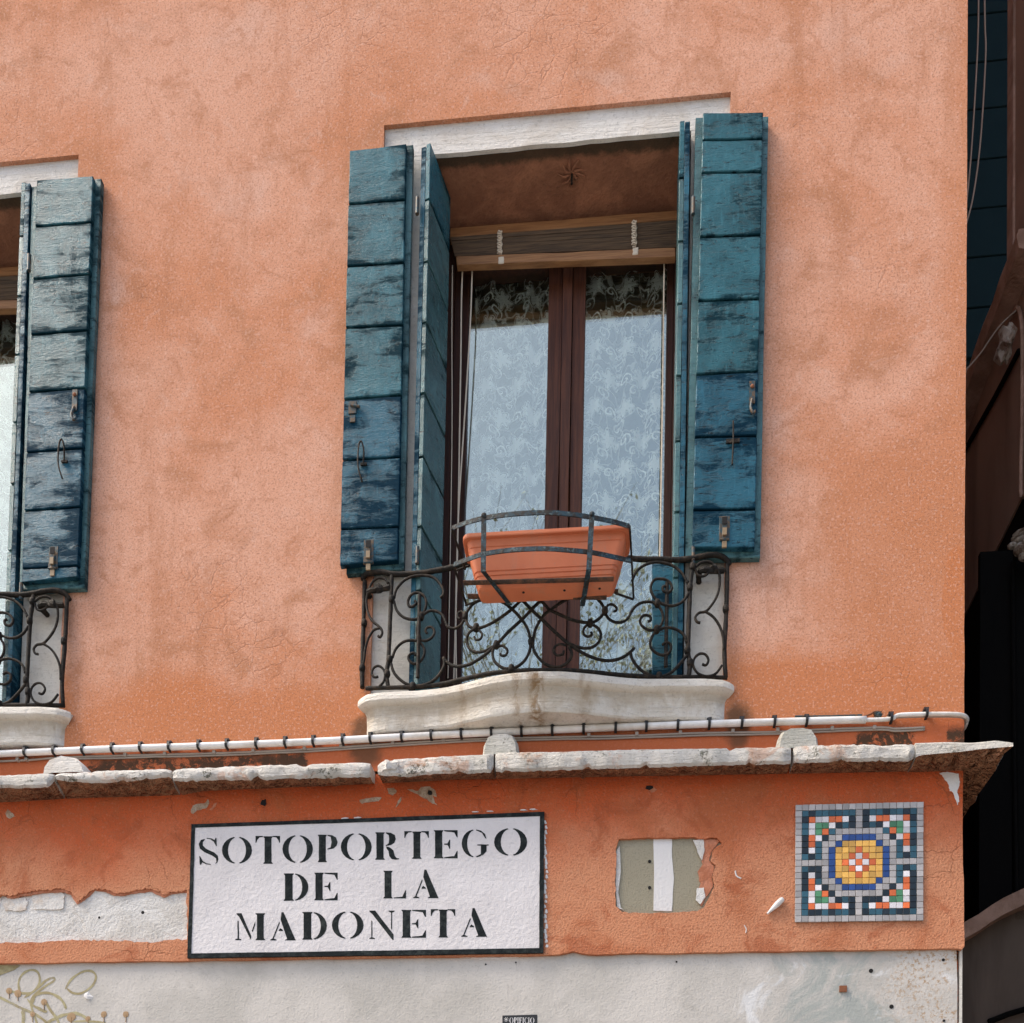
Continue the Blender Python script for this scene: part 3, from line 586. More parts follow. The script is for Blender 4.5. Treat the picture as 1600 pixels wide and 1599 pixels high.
# rounded cap stones sitting above the ledge
for i, (u0, u1, vt, vb, mt) in enumerate(((69, 141, 1182, 1208, 'stone_lintel'), (754, 812, 1147, 1180, 'stone_cap'), (1212, 1279, 1138, 1170, 'stone_cap'))):
    a, b = P(u0, vb, -.05), P(u1, vb, -.05); zt = P((u0 + u1) / 2, vt, -.06).z; w = b.x - a.x; z0 = min(a.z, b.z) - .01; m = MB(); pr = []
    prof = [(0, 0), (.03, .5), (.12, .82), (.3, .98), (.62, 1.0), (.84, .88), (.96, .52), (1, 0)] if i != 0 else [(0, 0), (.02, .38), (.14, .8), (.42, 1), (.70, .92), (.92, .45), (1, 0)]
    ring = [[Vector((a.x + w * (px if s_ < 2 else .5 + (px - .5) * .86), yy, z0 + (zt - z0) * pz * (1 if s_ < 2 else .9) + .010 * nz(px * 7, s_ * 2, i * 5) + .006 * nz(px * 19, s_, i))) for px, pz in prof] for s_, yy in enumerate((.0, -.055, -.078))]
    n = len(prof); vs = sum(ring, []); fs = [(s_ * n + k, (s_ + 1) * n + k, (s_ + 1) * n + k + 1, s_ * n + k + 1) for s_ in range(2) for k in range(n - 1)] + [tuple(range(2 * n, 3 * n))]
    m.add(vs, fs).build('cap_stone', mt, house, smooth='angle')

# ------------------------------------------------------------------ window openings (stone, glass, blind, shutters)
YS = .017
P_TAB = [(-1.066, .012), (-1.05, .030), (-1.02, .052), (-.98, .061), (-.94, .0627), (-.81, .0640), (-.74, .069), (-.68, .078), (-.60, .102), (-.52, .127), (-.42, .145), (-.32, .150), (-.22, .142), (-.12, .122), (-.025, .098), (.05, .082), (.074, .079), (.2, .070), (.32, .064), (.395, .052), (.425, .036), (.45, .012)]
Z_BOT = 2.4612 + 1.6
def slab(dx):
    m = MB(); xs = [-1.060] + [-1.054 + .008 * k for k in range(6)] + [lerp(-1.0, .385, k / 44) for k in range(45)] + [.395 + .008 * k for k in range(6)] + [.4425]
    prof = [(0, 0, 0), (.012, .004, 0), (.004, 0, 0), (0, .010, 0), (0, .030, 0), (.008, .038, 0), (.022, .046, 0), (.026, .062, 0), (.027, .10, 0), (.027, .136, 0), (.032, .1426, 0)]
    R = len(prof) + 2; vs = []
    for x in xs:
        p = interp(P_TAB, x); mid = -.297; j = .0012 * nz(x * 30, dx)
        row = [Vector((x, .02, Z_SLABTOP))]
        for a, b, _ in prof[1:]:
            s_ = 1 - a / .72; row.append(Vector((mid + (x - mid) * s_, min(-(p - a) + j, .01), Z_SLABTOP - b + j * (1 if b > .13 else 0) * 3)))
        row.append(Vector((mid + (x - mid) * .955, .02, Z_BOT))); vs += row
    R = len(prof) + 1; n = len(xs)
    fs = [(i * R + k, (i + 1) * R + k, (i + 1) * R + k + 1, i * R + k + 1) for i in range(n - 1) for k in range(R - 1)] + [tuple(range(R)), tuple(reversed(range((n - 1) * R, n * R)))]
    m.add([q + Vector((dx, 0, 0)) for q in vs], fs).build('balcony_slab', 'stone_slab', house, smooth='angle')
ZSOF = 4.928 + 1.6
def seams_quads(y, tl, tr, br, bl, seams):
    """planks of a leaf whose corners are known: seams = list of (left v, right v) in the picture"""
    L0, L1, R0, R1 = P(*tl, y), P(*bl, y), P(*tr, y), P(*br, y); lv = [tl[1]] + [a for a, b in seams] + [bl[1]]; rv = [tr[1]] + [b for a, b in seams] + [br[1]]; out = []
    def on(A, B, z): t = (z - A.z) / (B.z - A.z); return A.lerp(B, t)
    def zz(A, u, v): return P(u, v, y).z
    lz = [P(lerp(tl[0], bl[0], (v - tl[1]) / (bl[1] - tl[1])), v, y).z for v in lv]; rz = [P(lerp(tr[0], br[0], (v - tr[1]) / (br[1] - tr[1])), v, y).z for v in rv]
    g = .0032
    for i in range(len(lz) - 1):
        out.append([on(L0, L1, lz[i] - g), on(L0, L1, lz[i + 1] + g), on(R0, R1, rz[i + 1] + g), on(R0, R1, rz[i] - g)])
    return out
def latch(par, q, dx, kind):
    """iron fittings seen on the leaves; q = picture point"""
    c = P(*q, -.054) + dx
    if kind == 'slide':        # slide bolt on the bottom plank
        m = MB(); w, h = .021, .052
        m.board([c + Vector((-w, 0, h)), c + Vector((-w, 0, -h)), c + Vector((w, 0, -h)), c + Vector((w, 0, h))], (0, .006, 0), .001, .001)
        m.board([c + Vector((-.009, -.006, .010)), c + Vector((-.009, -.006, -.05)), c + Vector((.009, -.006, -.05)), c + Vector((.009, -.006, .010))], (0, .006, 0), .0008, .001)
        m.tube([c + Vector((-.017, -.003, -.047)), c + Vector((.017, -.003, -.047))], .005); l = m.build('slide_bolt', 'lock', par)
        m = MB(); m.box(c.x - .010, c.x + .010, c.y - .0085, c.y - .0062, c.z + .012, c.z + .040); m.build('bolt_slot', 'hole', par)
        m = MB(); m.box(c.x - .008, c.x + .008, c.y - .0125, c.y - .0063, c.z - .034, c.z - .006); m.box(c.x - .009, c.x + .009, c.y - .004, c.y + .002, c.z - .078, c.z - .053); m.build('bolt_tongue', 'brass', par)
    if kind == 'hook':
        m = MB(); pts = [(-.006, .0, .07), (-.012, -.012, .055), (-.012, -.016, .0), (-.008, -.016, -.04), (.004, -.012, -.066), (.004, -.006, -.078)]
        m.tube(spline([c + Vector(p) for p in [(.008, -.004, .0), (.010, -.010, .05), (0, -.012, .085), (-.010, -.014, .070), (-.012, -.016, .0), (-.006, -.016, -.04), (.004, -.012, -.072), (.006, -.006, -.08)]], 4), .0035, 6); m.box(c.x - .004, c.x + .022, c.y - .006, c.y + .002, c.z - .006, c.z + .003); m.build('stay_hook', 'iron', par)
    if kind == 'plate':
        m = MB(); m.box(c.x - .011, c.x + .011, c.y - .004, c.y + .002, c.z - .035, c.z + .055); m.tube(spline([c + Vector(p) for p in [(.0, -.004, -.02), (-.006, -.012, -.06), (.004, -.014, -.085), (.010, -.008, -.072)]], 4), .0055, 6); m.build('latch_plate', 'lock', par)
        m = MB(); m.ball(c + Vector((0, -.006, .032)), .008, .005, .008); m.build('rivet', 'rust', par)
    if kind == 'keeper':
        m = MB(); m.box(c.x - .016, c.x + .016, c.y - .005, c.y + .002, c.z - .02, c.z + .03); m.tube([c + Vector((-.008, -.006, .012)), c + Vector((.032, -.008, .002))], .005); m.build('latch_plate', 'lock', par)
        m = MB(); m.box(c.x - .010, c.x + .012, c.y - .004, c.y + .002, c.z - .055, c.z - .028); m.build('keeper_plate', 'lock', par)
    if kind == 'bar':
        m = MB(); m.tube([c + Vector((0, -.008, .075)), c + Vector((.001, -.01, .0)), c + Vector((-.002, -.008, -.10))], .0035, 6); m.box(c.x - .026, c.x + .026, c.y - .005, c.y + .002, c.z - .008, c.z + .008); m.build('stay_hook', 'iron', par)
def leaf(label, corners, seams, back, dx, fittings, blue_from, seed):
    tl, tr, br, bl = corners
    bl_, m = back, MB()
    q = [P(*c, -.030) + dx for c in bl_]                               # backing boards
    m.board([q[0], q[3], q[2], q[1]], (0, .026, 0), .0016, .003, (14, 3), seed=seed)
    s = m.build('shutter', 'paint_dull', house, label=label)
    for i, qd in enumerate(seams_quads(-.053, tl, tr, br, bl, seams)):
        MB().board(sh(qd, dx), (0, .0225, 0), .0011, .0026, (4, 4), seed=seed + i).build('plank', 'paint' if i < blue_from else 'paint_blue', s)
    for q_, k in fittings: latch(s, q_, dx, k)
    return s
Z0V = Vector()
def inner_leaf(dx, side, zs, label):
    """narrow leaf standing edge-on in the reveal"""
    if side < 0: o, d, nrm = Vector((P(659.5, 500, -.035).x, -.035, 0)), Vector((.24, .97, 0)).normalized(), Vector((.97, -.24, 0)).normalized(); wd = .215
    else: o, d, nrm = Vector((P(1065.5, 500, -.035).x, -.035, 0)), Vector((.012, 1, 0)).normalized(), Vector((-1, .012, 0)).normalized(); wd = .20
    zt, zb = P(668, 226, -.03).z, Z_SLABTOP + .012; m = MB(); th = .019
    def q(a, b, off): return [o + d * a * 1 + nrm * off + Vector((0, 0, b)), o + d * (a + wd) + nrm * off + Vector((0, 0, b))]
    def brd(z1, z0, off, t, sd, mat, par, nm, **kw):
        a = o + nrm * off + dx; b = a + d * wd
        return MB().board([a + Vector((0, 0, z1)), a + Vector((0, 0, z0)), b + Vector((0, 0, z0)), b + Vector((0, 0, z1))], nrm * -t, .0009, .002, (4, 3), seed=sd).build(nm, mat, par, **kw)
    s = brd(zt - .012, zb, -.001, .020, 3, 'paint_blue', house, 'shutter', label=label)
    zz = [zt] + zs + [zb + .01]
    for i in range(len(zz) - 1): brd(zz[i] - .004, zz[i + 1] + .004, th, .0185, i, 'paint_dull' if i else 'paint', s, 'plank')
    # hinge knuckles and the long bolt rod
    for v in (322, 868): c = P(652 if side < 0 else 1083, v, -.045) + dx; MB().tube([c + Vector((0, 0, -.035)), c + Vector((0, 0, .035))], .008, 8).build('hinge', 'lock', s)
    c = P(654 if side < 0 else 1041, 1000, -.05) + dx; MB().tube([Vector((c.x, c.y, Z_SLABTOP + .06)), Vector((c.x, c.y, Z_SLABTOP + .40))], .0075, 8).build('bolt_rod', 'iron', s)
    return s
def opening(dxv, main):
    dx = dxv.x
    # surround
    for x0, x1, fr in ((SX0, OX0, 0), (OX1, SX1, 0)):
        x0 -= .045 if x0 == SX0 else 0; x1 += .075 if x1 == SX1 else 0
        MB().box(x0 + dx, x1 + dx, YS, .34, Z_SLABTOP - .16, ZSOF - .0015).build('jamb', 'stone_jamb', house)
    lt = rag((SX0 - .03 + dx, YS, ZSOF), (SX1 + .03 + dx, YS, ZSOF), 40, .004, 8, dx) + [Vector((SX1 + .03 + dx, YS, ZSOF)), Vector((SX1 + .03 + dx, YS, SZ1 + .02)), Vector((SX0 - .03 + dx, YS, SZ1 + .02))]
    MB().sheet([lt], (0, .016, 0), back=True).build('lintel', 'stone_lintel', house)
    MB().box(SX0 + dx, SX1 + dx, .0335, .48, ZSOF + .004, SZ1 + .05).build('soffit', 'soffit', house)
    slab(dx + (.055 if dx else 0))
    # window: frame with two casements behind the blind
    YF = .345; m = MB(); zt, zb = ZSOF + .002, Z_SLABTOP - .01
    x0, x1 = OX0 + .002, OX1 - .002
    def X(u, v, y): return P(u, v, y).x
    xl, xr = X(731, 600, .38), X(1040, 600, .38); ml, mr = X(857, 600, .36), X(911, 600, .36)
    for k, (a, b, yy) in enumerate(((x0, xl - .062, YF - .02), (xl - .060, xl - .030, YF + .004), (xl - .028, xl, YF + .022))): m.box(a + dx, b + dx, yy, .42, zb, zt)
    for k, (a, b, yy) in enumerate(((xr + .030, x1, YF - .02), (xr, xr + .028, YF + .01))): m.box(a + dx, b + dx, yy, .42, zb, zt)
    m.box(x0 + dx, x1 + dx, YF + .01, .419, zt - .15, zt + .0); m.box(xl + dx, xr + dx, YF + .02, .418, zb, zb + .07)
    win = m.build('window', 'wood_frame', house)
    w = (mr - ml) / 3; mm = None
    for k, (a, b, yy, mt) in enumerate(((ml - .006, ml + w * 1.06, YF + .012, 'wood_mull'), (ml + w * 1.06 + .003, ml + w * 1.95, YF - .006, 'wood_mull'), (ml + w * 1.95 + .003, mr + .004, YF + .010, 'wood_mull'))):
        MB().board([Vector((a + dx, yy, zt - .1)), Vector((a + dx, yy, zb)), Vector((b + dx, yy, zb)), Vector((b + dx, yy, zt - .1))], (0, .05, 0), .0004, .003, (8, 2)).build('mullion', mt, win)
    for a, b in ((xl - .01, ml + .01), (mr - .01, xr + .01)):
        MB().box(a + dx, b + dx, .385, .391, zb + .04, zt - .12).build('pane', 'glass', win)
    # room behind
    MB().add([Vector((q[0] + dx, q[1], q[2])) for q in ((-1.5, .5, 3.6), (1.0, .5, 3.6), (1.0, 3.4, 3.6), (-1.5, 3.4, 3.6), (-1.5, .5, 7), (1.0, .5, 7), (1.0, 3.4, 7), (-1.5, 3.4, 7))], [(0, 1, 2, 3), (7, 6, 5, 4), (1, 5, 6, 2), (0, 3, 7, 4), (3, 2, 6, 7)]).build('room', 'room', house)
    return xl, xr, ml, mr
xl, xr, ml, mr = opening(Z0V, True); opening(DXW, False)

# the leaves, traced board by board
leaf('left outer shutter of the middle window', ((546, 234), (635, 223), (622, 876), (530.5, 885)), [(319, 312), (416, 410), (512, 508), (624, 617), (719, 714), (827, 823)], [(549, 236), (645.5, 224), (631, 890), (541, 897)], Z0V, (((576, 862), 'slide'), ((565, 726), 'hook'), ((551, 640), 'keeper')), 4, 11)
leaf('right outer shutter of the middle window', ((1098, 175), (1193, 174), (1180, 857), (1081, 856)), [(219, 217), (270, 268), (370, 367), (470, 467), (585, 580), (736, 682) if 0 else (683, 681), (797, 796)], [(1087, 182), (1201, 180), (1188, 872), (1070, 873)], Z0V, (((1132, 826), 'slide'), ((1145, 690), 'bar'), ((1175, 618), 'plate')), 5, 31)
leaf('right outer shutter of the left window', ((57, 280), (146, 273), (121, 902), (33, 911)), [(354, 347), (436, 428), (523, 516), (613, 606), (707, 700), (798, 792), (889, 884)], [(50, 290), (158, 277), (132, 919), (30, 924)], Z0V, (((83, 872), 'slide'), ((98, 722), 'hook'), ((117, 630), 'plate')), 4, 51)
zs_in = [P(u, v, -.03).z for u, v in ((667, 315), (664, 412), (662, 507), (660, 617), (655, 717), (654, 825))] + [P(650, 925, -.03).z]
inner_leaf(Z0V, -1, zs_in, 'left inner shutter leaf turned into the reveal'); inner_leaf(Z0V, 1, zs_in, 'right inner shutter leaf seen edge on'); leaf('left outer shutter of the left window', ((546, 234), (635, 223), (622, 876), (530.5, 885)), [(319, 312), (416, 410), (512, 508), (624, 617), (719, 714), (827, 823)], [(549, 236), (645.5, 224), (631, 890), (541, 897)], DXW, (((576, 862), 'slide'), ((565, 726), 'hook')), 4, 71); inner_leaf(DXW, -1, zs_in, 'left inner shutter leaf of the left window'); inner_leaf(DXW, 1, zs_in, 'inner shutter leaf of the left window seen edge on')
q = [P(1019, 880, .05), P(1019, 1056, .05), P(1052, 1056, .05), P(1052, 880, .05)]
MB().board(q, (0, .03, 0), .001, .003, (6, 2)).build('lower_panel', 'paint_blue', house)
for dx, v in ((Z0V, 0),):
    m = MB(); c = P(893, 300, .13); c.z = ZSOF + .002
    for k in range(9): a = k * .72; R_ = .055 + .03 * nz(k * 1.3); m.tube(spline([c, c + Vector((R_ * .5 * math.cos(a), R_ * .5 * math.sin(a), -.008)), c + Vector((R_ * math.cos(a + .3), R_ * math.sin(a + .3), -.002))], 3), [.006, .006, .005, .005, .004, .004, .003], 5, rough=.5)
    m.build('plaster_star', 'soffit', house); MB().tube([c, c + Vector((0, 0, -.05))], .005).build('ceiling_hook', 'iron', house)

# ------------------------------------------------------------------ wrought-iron railings
def rail_y(x): return -(max(interp(P_TAB, x) - .022, .012))
def RP(u, v, off=0.):
    """picture point -> point on the bowed plane of the railing"""
    y = -.05
    for _ in range(6): y = rail_y(P(u, v, y).x) + off
    return P(u, v, y)
Z5 = lambda x, y: (530 + x / 5, 780 + y / 5)
Z6 = lambda x, y: (840 + x / 5, 780 + y / 5)
Z7 = lambda x, y: (740 + x / 6.154, 920 + y / 6.154)
Z8 = lambda x, y: (x / 5.33, 880 + y / 5.33)
SCROLLS = [
 (Z5, [(385, 660), (355, 625), (305, 618), (260, 650), (228, 720), (213, 800), (225, 890), (262, 955), (305, 990), (330, 1020), (335, 1055), (318, 1080), (304, 1068)], .0052),
 (Z5, [(315, 1010), (270, 1025), (228, 1090), (205, 1170), (195, 1250), (180, 1340)], .0052),
 (Z5, [(305, 1388), (275, 1392), (254, 1360), (272, 1318), (310, 1305), (345, 1330), (358, 1375), (345, 1430), (312, 1466)], .0050),
 (Z5, [(428, 775), (448, 705), (510, 635), (590, 602), (670, 598), (738, 614), (790, 665), (815, 715), (812, 750), (790, 772)], .0055),
 (Z5, [(428, 800), (450, 870), (505, 925), (585, 942), (640, 918), (672, 862), (680, 805), (660, 755), (610, 733), (565, 748), (537, 795), (548, 838), (580, 838), (602, 812), (590, 795)], .0055),
 (Z5, [(640, 918), (695, 878), (755, 876), (805, 905), (828, 950), (848, 998), (900, 1012), (950, 985), (982, 935)], .0055),
 (Z5, [(640, 918), (618, 970), (606, 1030), (622, 1092), (672, 1108), (722, 1085), (745, 1040), (725, 1003), (690, 1004), (674, 1030), (688, 1050)], .0052),
 (Z5, [(415, 1240), (442, 1172), (500, 1118), (570, 1104), (628, 1120), (664, 1172), (660, 1228), (622, 1278), (572, 1284), (540, 1246), (556, 1212), (588, 1205), (600, 1222)], .0055),
 (Z5, [(405, 1285), (430, 1360), (500, 1430), (580, 1460), (670, 1452), (748, 1410), (806, 1335), (822, 1285), (815, 1240)], .0060),
 (Z5, [(812, 1240), (858, 1288), (920, 1308), (1000, 1298), (1080, 1258), (1160, 1200), (1235, 1130), (1330, 1030), (1430, 940), (1520, 845), (1585, 785)], .0062),
 (Z5, [(985, 925), (1005, 870), (1055, 812), (1130, 785), (1210, 786), (1280, 808), (1350, 860), (1425, 940), (1475, 1025), (1495, 1110), (1490, 1180), (1452, 1258), (1392, 1308), (1330, 1326), (1270, 1316), (1215, 1270), (1198, 1200), (1215, 1145)], .0058),
 (Z5, [(1225, 1160), (1275, 1146), (1314, 1182), (1300, 1222), (1268, 1222), (1258, 1206)], .0050),
 (Z5, [(985, 918), (962, 882), (932, 890), (928, 925), (945, 938)], .0048),
 (Z5, [(985, 940), (1015, 995), (1075, 1012), (1160, 985), (1240, 940), (1340, 868), (1420, 790)], .0058),
 (Z5, [(1068, 1010), (1018, 1042), (995, 1100), (1012, 1160), (1060, 1195), (1125, 1192), (1190, 1160), (1230, 1130)], .0055),
 (Z5, [(1078, 1015), (1114, 1050), (1105, 1092), (1070, 1100), (1054, 1076)], .0048),
 # right half
 (Z7, [(640, 110), (700, 170), (735, 205), (850, 260), (960, 305), (1060, 325), (1150, 322), (1220, 275), (1258, 215)], .0058),
 (Z7, [(1190, 100), (1235, 150), (1258, 205)], .0055),
 (Z7, [(1268, 200), (1292, 160), (1340, 155), (1376, 190), (1366, 216), (1344, 216)], .0048),
 (Z7, [(1262, 225), (1300, 290), (1370, 325), (1440, 318), (1492, 275), (1520, 215), (1575, 155), (1640, 130), (1720, 130), (1790, 160)], .0055),
 (Z7, [(1095, 345), (1058, 390), (1065, 445), (1105, 462), (1138, 440), (1128, 418)], .0048),
 (Z7, [(1150, 350), (1200, 385), (1225, 440), (1205, 510), (1150, 560), (1070, 575), (1000, 560), (920, 530)], .0055),
 (Z7, [(470, 110), (555, 200), (660, 300), (780, 415), (900, 520), (1000, 590), (1100, 645), (1220, 685), (1320, 692), (1420, 668), (1500, 615), (1545, 570)], .0062),
 (Z7, [(905, 100), (830, 140), (740, 205), (680, 250), (625, 330), (585, 420), (572, 510), (580, 590), (620, 660), (690, 725), (780, 755), (860, 740), (920, 690), (945, 620), (915, 555)], .0058),
 (Z7, [(890, 545), (830, 535), (785, 555), (768, 600), (800, 640), (855, 632), (868, 600)], .0048),
 (Z6, [(725, 1190), (740, 1250), (790, 1320), (860, 1370), (940, 1390), (1030, 1365), (1110, 1290), (1170, 1215)], .0060),
 (Z6, [(738, 640), (770, 570), (830, 520), (910, 495), (990, 500), (1070, 530), (1135, 590), (1175, 665)], .0055),
 (Z6, [(1180, 735), (1140, 795), (1080, 830), (1010, 832), (940, 800), (895, 740), (885, 680), (915, 630), (980, 625), (1030, 650), (1050, 695), (1025, 730), (985, 720), (978, 690), (1000, 680)], .0055),
 (Z6, [(905, 810), (955, 850), (980, 910), (970, 975), (930, 1015), (870, 1025), (815, 990), (800, 945), (830, 910), (875, 915), (885, 945), (862, 958)], .0052),
 (Z6, [(1165, 1125), (1140, 1060), (1080, 1018), (1000, 1005), (920, 1040), (885, 1100), (885, 1160), (930, 1205), (990, 1220), (1035, 1190), (1040, 1140), (1005, 1120), (975, 1140)], .0055),
 (Z6, [(1235, 530), (1270, 500), (1330, 490), (1385, 520), (1420, 590), (1420, 690), (1395, 770), (1350, 840), (1310, 880), (1260, 890), (1232, 925), (1245, 960), (1272, 968)], .0052),
 (Z6, [(1310, 880), (1370, 920), (1420, 990), (1450, 1080), (1455, 1180)], .0052),
 (Z6, [(1285, 1290), (1315, 1298), (1335, 1258), (1310, 1215), (1265, 1210), (1225, 1245), (1215, 1300), (1250, 1360), (1320, 1385), (1390, 1365), (1440, 1300)], .0050),
 (Z6, [(1230, 540), (1248, 590), (1290, 605), (1330, 580), (1335, 545), (1300, 530), (1280, 555)], .0048),
]
COLLARS = [(Z5, 410, 785), (Z5, 640, 918), (Z5, 395, 1255), (Z5, 985, 915), (Z5, 1070, 1005), (Z5, 1228, 1140), (Z5, 1500, 1115), (Z5, 375, 1365), (Z5, 195, 970), (Z5, 620, 1092), (Z5, 575, 1465), (Z5, 1345, 1325), (Z6, 1190, 690), (Z6, 1170, 1185), (Z6, 525, 875), (Z6, 410, 970), (Z6, 930, 1020), (Z6, 1210, 530), (Z6, 1190, 1280), (Z6, 1470, 860), (Z6, 935, 815), (Z6, 950, 1385), (Z5, 180, 1320)]
POSTS = [(Z5, [(200, 640), (195, 800), (190, 970), (180, 1310), (180, 1475)], .0092), (Z5, [(410, 600), (405, 780), (396, 1000), (385, 1250), (370, 1370), (385, 1475)], .0088),
         (Z6, [(1215, 480), (1205, 560), (1192, 690), (1180, 1000), (1175, 1180), (1190, 1290), (1180, 1390)], .0088), (Z6, [(1482, 510), (1475, 860), (1460, 1180), (1470, 1395)], .0088)]
TOPR = [(567, 906), (569, 900), (577, 896), (596, 894), (616, 897.5), (642, 897), (660, 895.5), (680, 892), (706, 887), (735, 878), (770, 868), (800, 862), (840, 859), (880, 860), (920, 864), (955, 869), (988, 873), (1012, 874.5), (1036, 874.5), (1060, 875), (1080, 873), (1106, 868), (1122, 868), (1134, 874), (1140, 884)]
BOTR = [(572, 1076), (600, 1075), (640, 1074), (670, 1072), (694, 1068.5), (730, 1060), (770, 1052), (810, 1048.5), (850, 1047.5), (890, 1048), (918, 1050), (950, 1053.5), (984, 1056), (1030, 1058.5), (1076, 1058.5), (1136, 1059)]
def railing(dx, label, paths=None):
    r = thing('balcony_railing', label, 'railing', (-.297 + dx, -.07, Z_SLABTOP), 'wrought-iron railings below the windows'); D = Vector((dx, 0, 0))
    mk = lambda pts, r_, nm, k=4, n=7, rg=.10: MB().tube(sh(spline(pts, k), D), r_, n, rough=rg).build(nm, 'iron', r, True)
    mk([RP(*p) for p in TOPR], .0105, 'top_rail', 5, 8, .14); mk([RP(*p) for p in BOTR], .0085, 'bottom_rail', 4, 8, .2)
    for f, pts, rr in POSTS: mk([RP(*f(*p)) for p in pts], rr, 'post', 5, 8, .16)
    for f, pts, rr in SCROLLS: mk([RP(*f(*p), -.004) for p in pts], rr, 'scroll')
    for f, a, b in COLLARS:
        c = RP(*f(a, b), -.003) + D; m = MB(); m.tube([c + Vector((0, 0, -.013)), c + Vector((0, 0, -.006)), c + Vector((0, 0, .006)), c + Vector((0, 0, .013))], [.010, .0125, .0125, .010], 8, rough=.15); m.build('collar', 'iron', r, True)
    for (a, b, d_) in ((Z5(230, 725), Z5(395, 690), .012), (Z6(1270, 560), Z6(1460, 560), .012)):
        A, B = RP(*a) + D, RP(*b) + D; m = MB(); A2 = A.copy(); A2.y = .02; m.tube(spline([A2, A, (A + B) / 2, B], 3), [.011] * 10, 7, rough=.35); m.ball((A + B) / 2 + Vector((0, -.006, 0)), .020, .012, .016, lump=.7); m.build('wall_tie', 'iron', r)
    return r
railing(0, 'wrought-iron railing with scrolls that carries the terracotta planter')
railing(DXW.x + .055, 'wrought-iron railing end in front of the window at the left edge')

# ------------------------------------------------------------------ planter and the basket that holds it
PL = thing('planter', 'empty terracotta plastic window box sitting in the iron basket', 'planter', P(850, 925, -.2))
pr_t, pr_b = P(722, 826, -.285), P(985, 827, -.285); pb_t, pb_b = P(741, 908, -.245), P(957, 905, -.245)
cxp = (pr_t.x + pr_b.x) / 2; hw_t = (pr_b.x - pr_t.x) / 2; hw_b = hw_t * .80; zt, zbm = (pr_t.z + pr_b.z) / 2 + .004, P(850, 915, -.245).z; yf_t, yk_t, yf_b, yk_b = -.283, -.138, -.245, -.16
def rrect(hw, y0, y1, z, rc, n=5):
    out = []
    for cx, cy, a0 in ((hw - rc, y0 + rc, -90), (hw - rc, y1 - rc, 0), (-hw + rc, y1 - rc, 90), (-hw + rc, y0 + rc, 180)):
        for k in range(n + 1): a = rad(a0 + 90 * k / n); out.append(Vector((cxp + cx + rc * math.cos(a), cy + rc * math.sin(a), z)))
    return out
def loft(m, rings, cap0=False, cap1=False):
    n = len(rings[0]); m.add(sum(rings, []), [(i * n + k, i * n + (k + 1) % n, (i + 1) * n + (k + 1) % n, (i + 1) * n + k) for i in range(len(rings) - 1) for k in range(n)] + ([tuple(reversed(range(n)))] if cap0 else []) + ([tuple(range((len(rings) - 1) * n, len(rings) * n))] if cap1 else []))
def pl_ring(t, ex=0.):       # t: 0 bottom, 1 top
    s_ = t ** .8
    return rrect(lerp(hw_b, hw_t - .014, s_) + ex, lerp(yf_b, yf_t + .012, s_) - ex, lerp(yk_b, yk_t - .012, s_) + ex, lerp(zbm, zt - .016, t), .022)
m = MB(); rings = [pl_ring(0, -.006), pl_ring(.03)]
for t in (.12, .13, .145, .155, .22, .23, .245, .255, .31, .32, .335, .345, .5, .7, .80, .81, .825, .835): rings.append(pl_ring(t, -.0022 if t in (.13, .145, .23, .245, .32, .335, .81, .825) else 0))
rings.append(pl_ring(1)); loft(m, rings, cap0=True); body = m.build('body', 'terracotta', PL)
m = MB(); loft(m, [pl_ring(.985), rrect(hw_t - .002, yf_t + .001, yk_t - .001, zt - .018, .026), rrect(hw_t, yf_t, yk_t, zt - .014, .027), rrect(hw_t, yf_t, yk_t, zt - .003, .027), rrect(hw_t - .004, yf_t + .004, yk_t - .004, zt, .025), rrect(hw_t - .012, yf_t + .012, yk_t - .012, zt, .022), rrect(hw_t - .02, yf_t + .02, yk_t - .02, zt - .05, .02), rrect(hw_b, yf_b + .01, yk_b - .01, zbm + .02, .02)], cap1=True); m.build('rim', 'terracotta', PL)
for u, v in ((818, 920), (882, 921), (937, 912)):
    c = P(u, v, -.215); MB().tube([Vector((c.x, c.y, zbm - .0015)), Vector((c.x, c.y, zbm + .001))], .005, 8).build('drain_hole', 'hole', PL)
BK = thing('planter_basket', 'blue-painted iron strap basket hooked on the middle railing', 'planter holder', P(850, 935, -.14))
def yb_(u): t = (u - 848) / 142; return -.345 + .058 * t * t
def bpts(l): return [P(u, v, yb_(u)) for u, v in l]
UB = spline(bpts([(706, 825), (730, 816), (757, 809), (800, 803), (850, 800.5), (890, 803), (925, 808), (955, 814), (984, 822)]), 3)
LB = spline(bpts([(709, 882), (735, 872), (757, 865), (800, 859), (850, 857), (890, 859.5), (925, 863), (955, 869), (986, 876)]), 3)
for b_ in (UB, LB): MB().band(b_, (0, 0, .0085), (0, .004, 0)).build('band', 'ironblue', BK)
for top, mid, low in (((756, 805), (755, 893), (797, 946)), ((925, 803), (920, 890), (910, 947))):
    a, b = P(*top, -.349), P(*mid, -.346); c = P(*low, -.150); pts = spline([a, a.lerp(b, .5), a.lerp(b, .92)], 3) + spline([b, b.lerp(c, .5), c], 3)
    MB().band(pts, (.0095, 0, 0), (0, .004, .002)).build('strap', 'ironblue', BK)
    m = MB(); m.ball(a + Vector((0, 0, 0)), .0105, .005, .009); m.build('rivet', 'ironblue', BK)
for A, B, y, r_ in (((724, 911), (959, 905), -.262, .0085), ((731, 932), (948, 934), -.168, .0095), ((742, 933), (966, 924), -.150, .008)):
    MB().tube([P(*A, y), P(*B, y)], r_, 6, flat=(1.2, .8), rough=.2).build('bar', 'rustbar', BK)
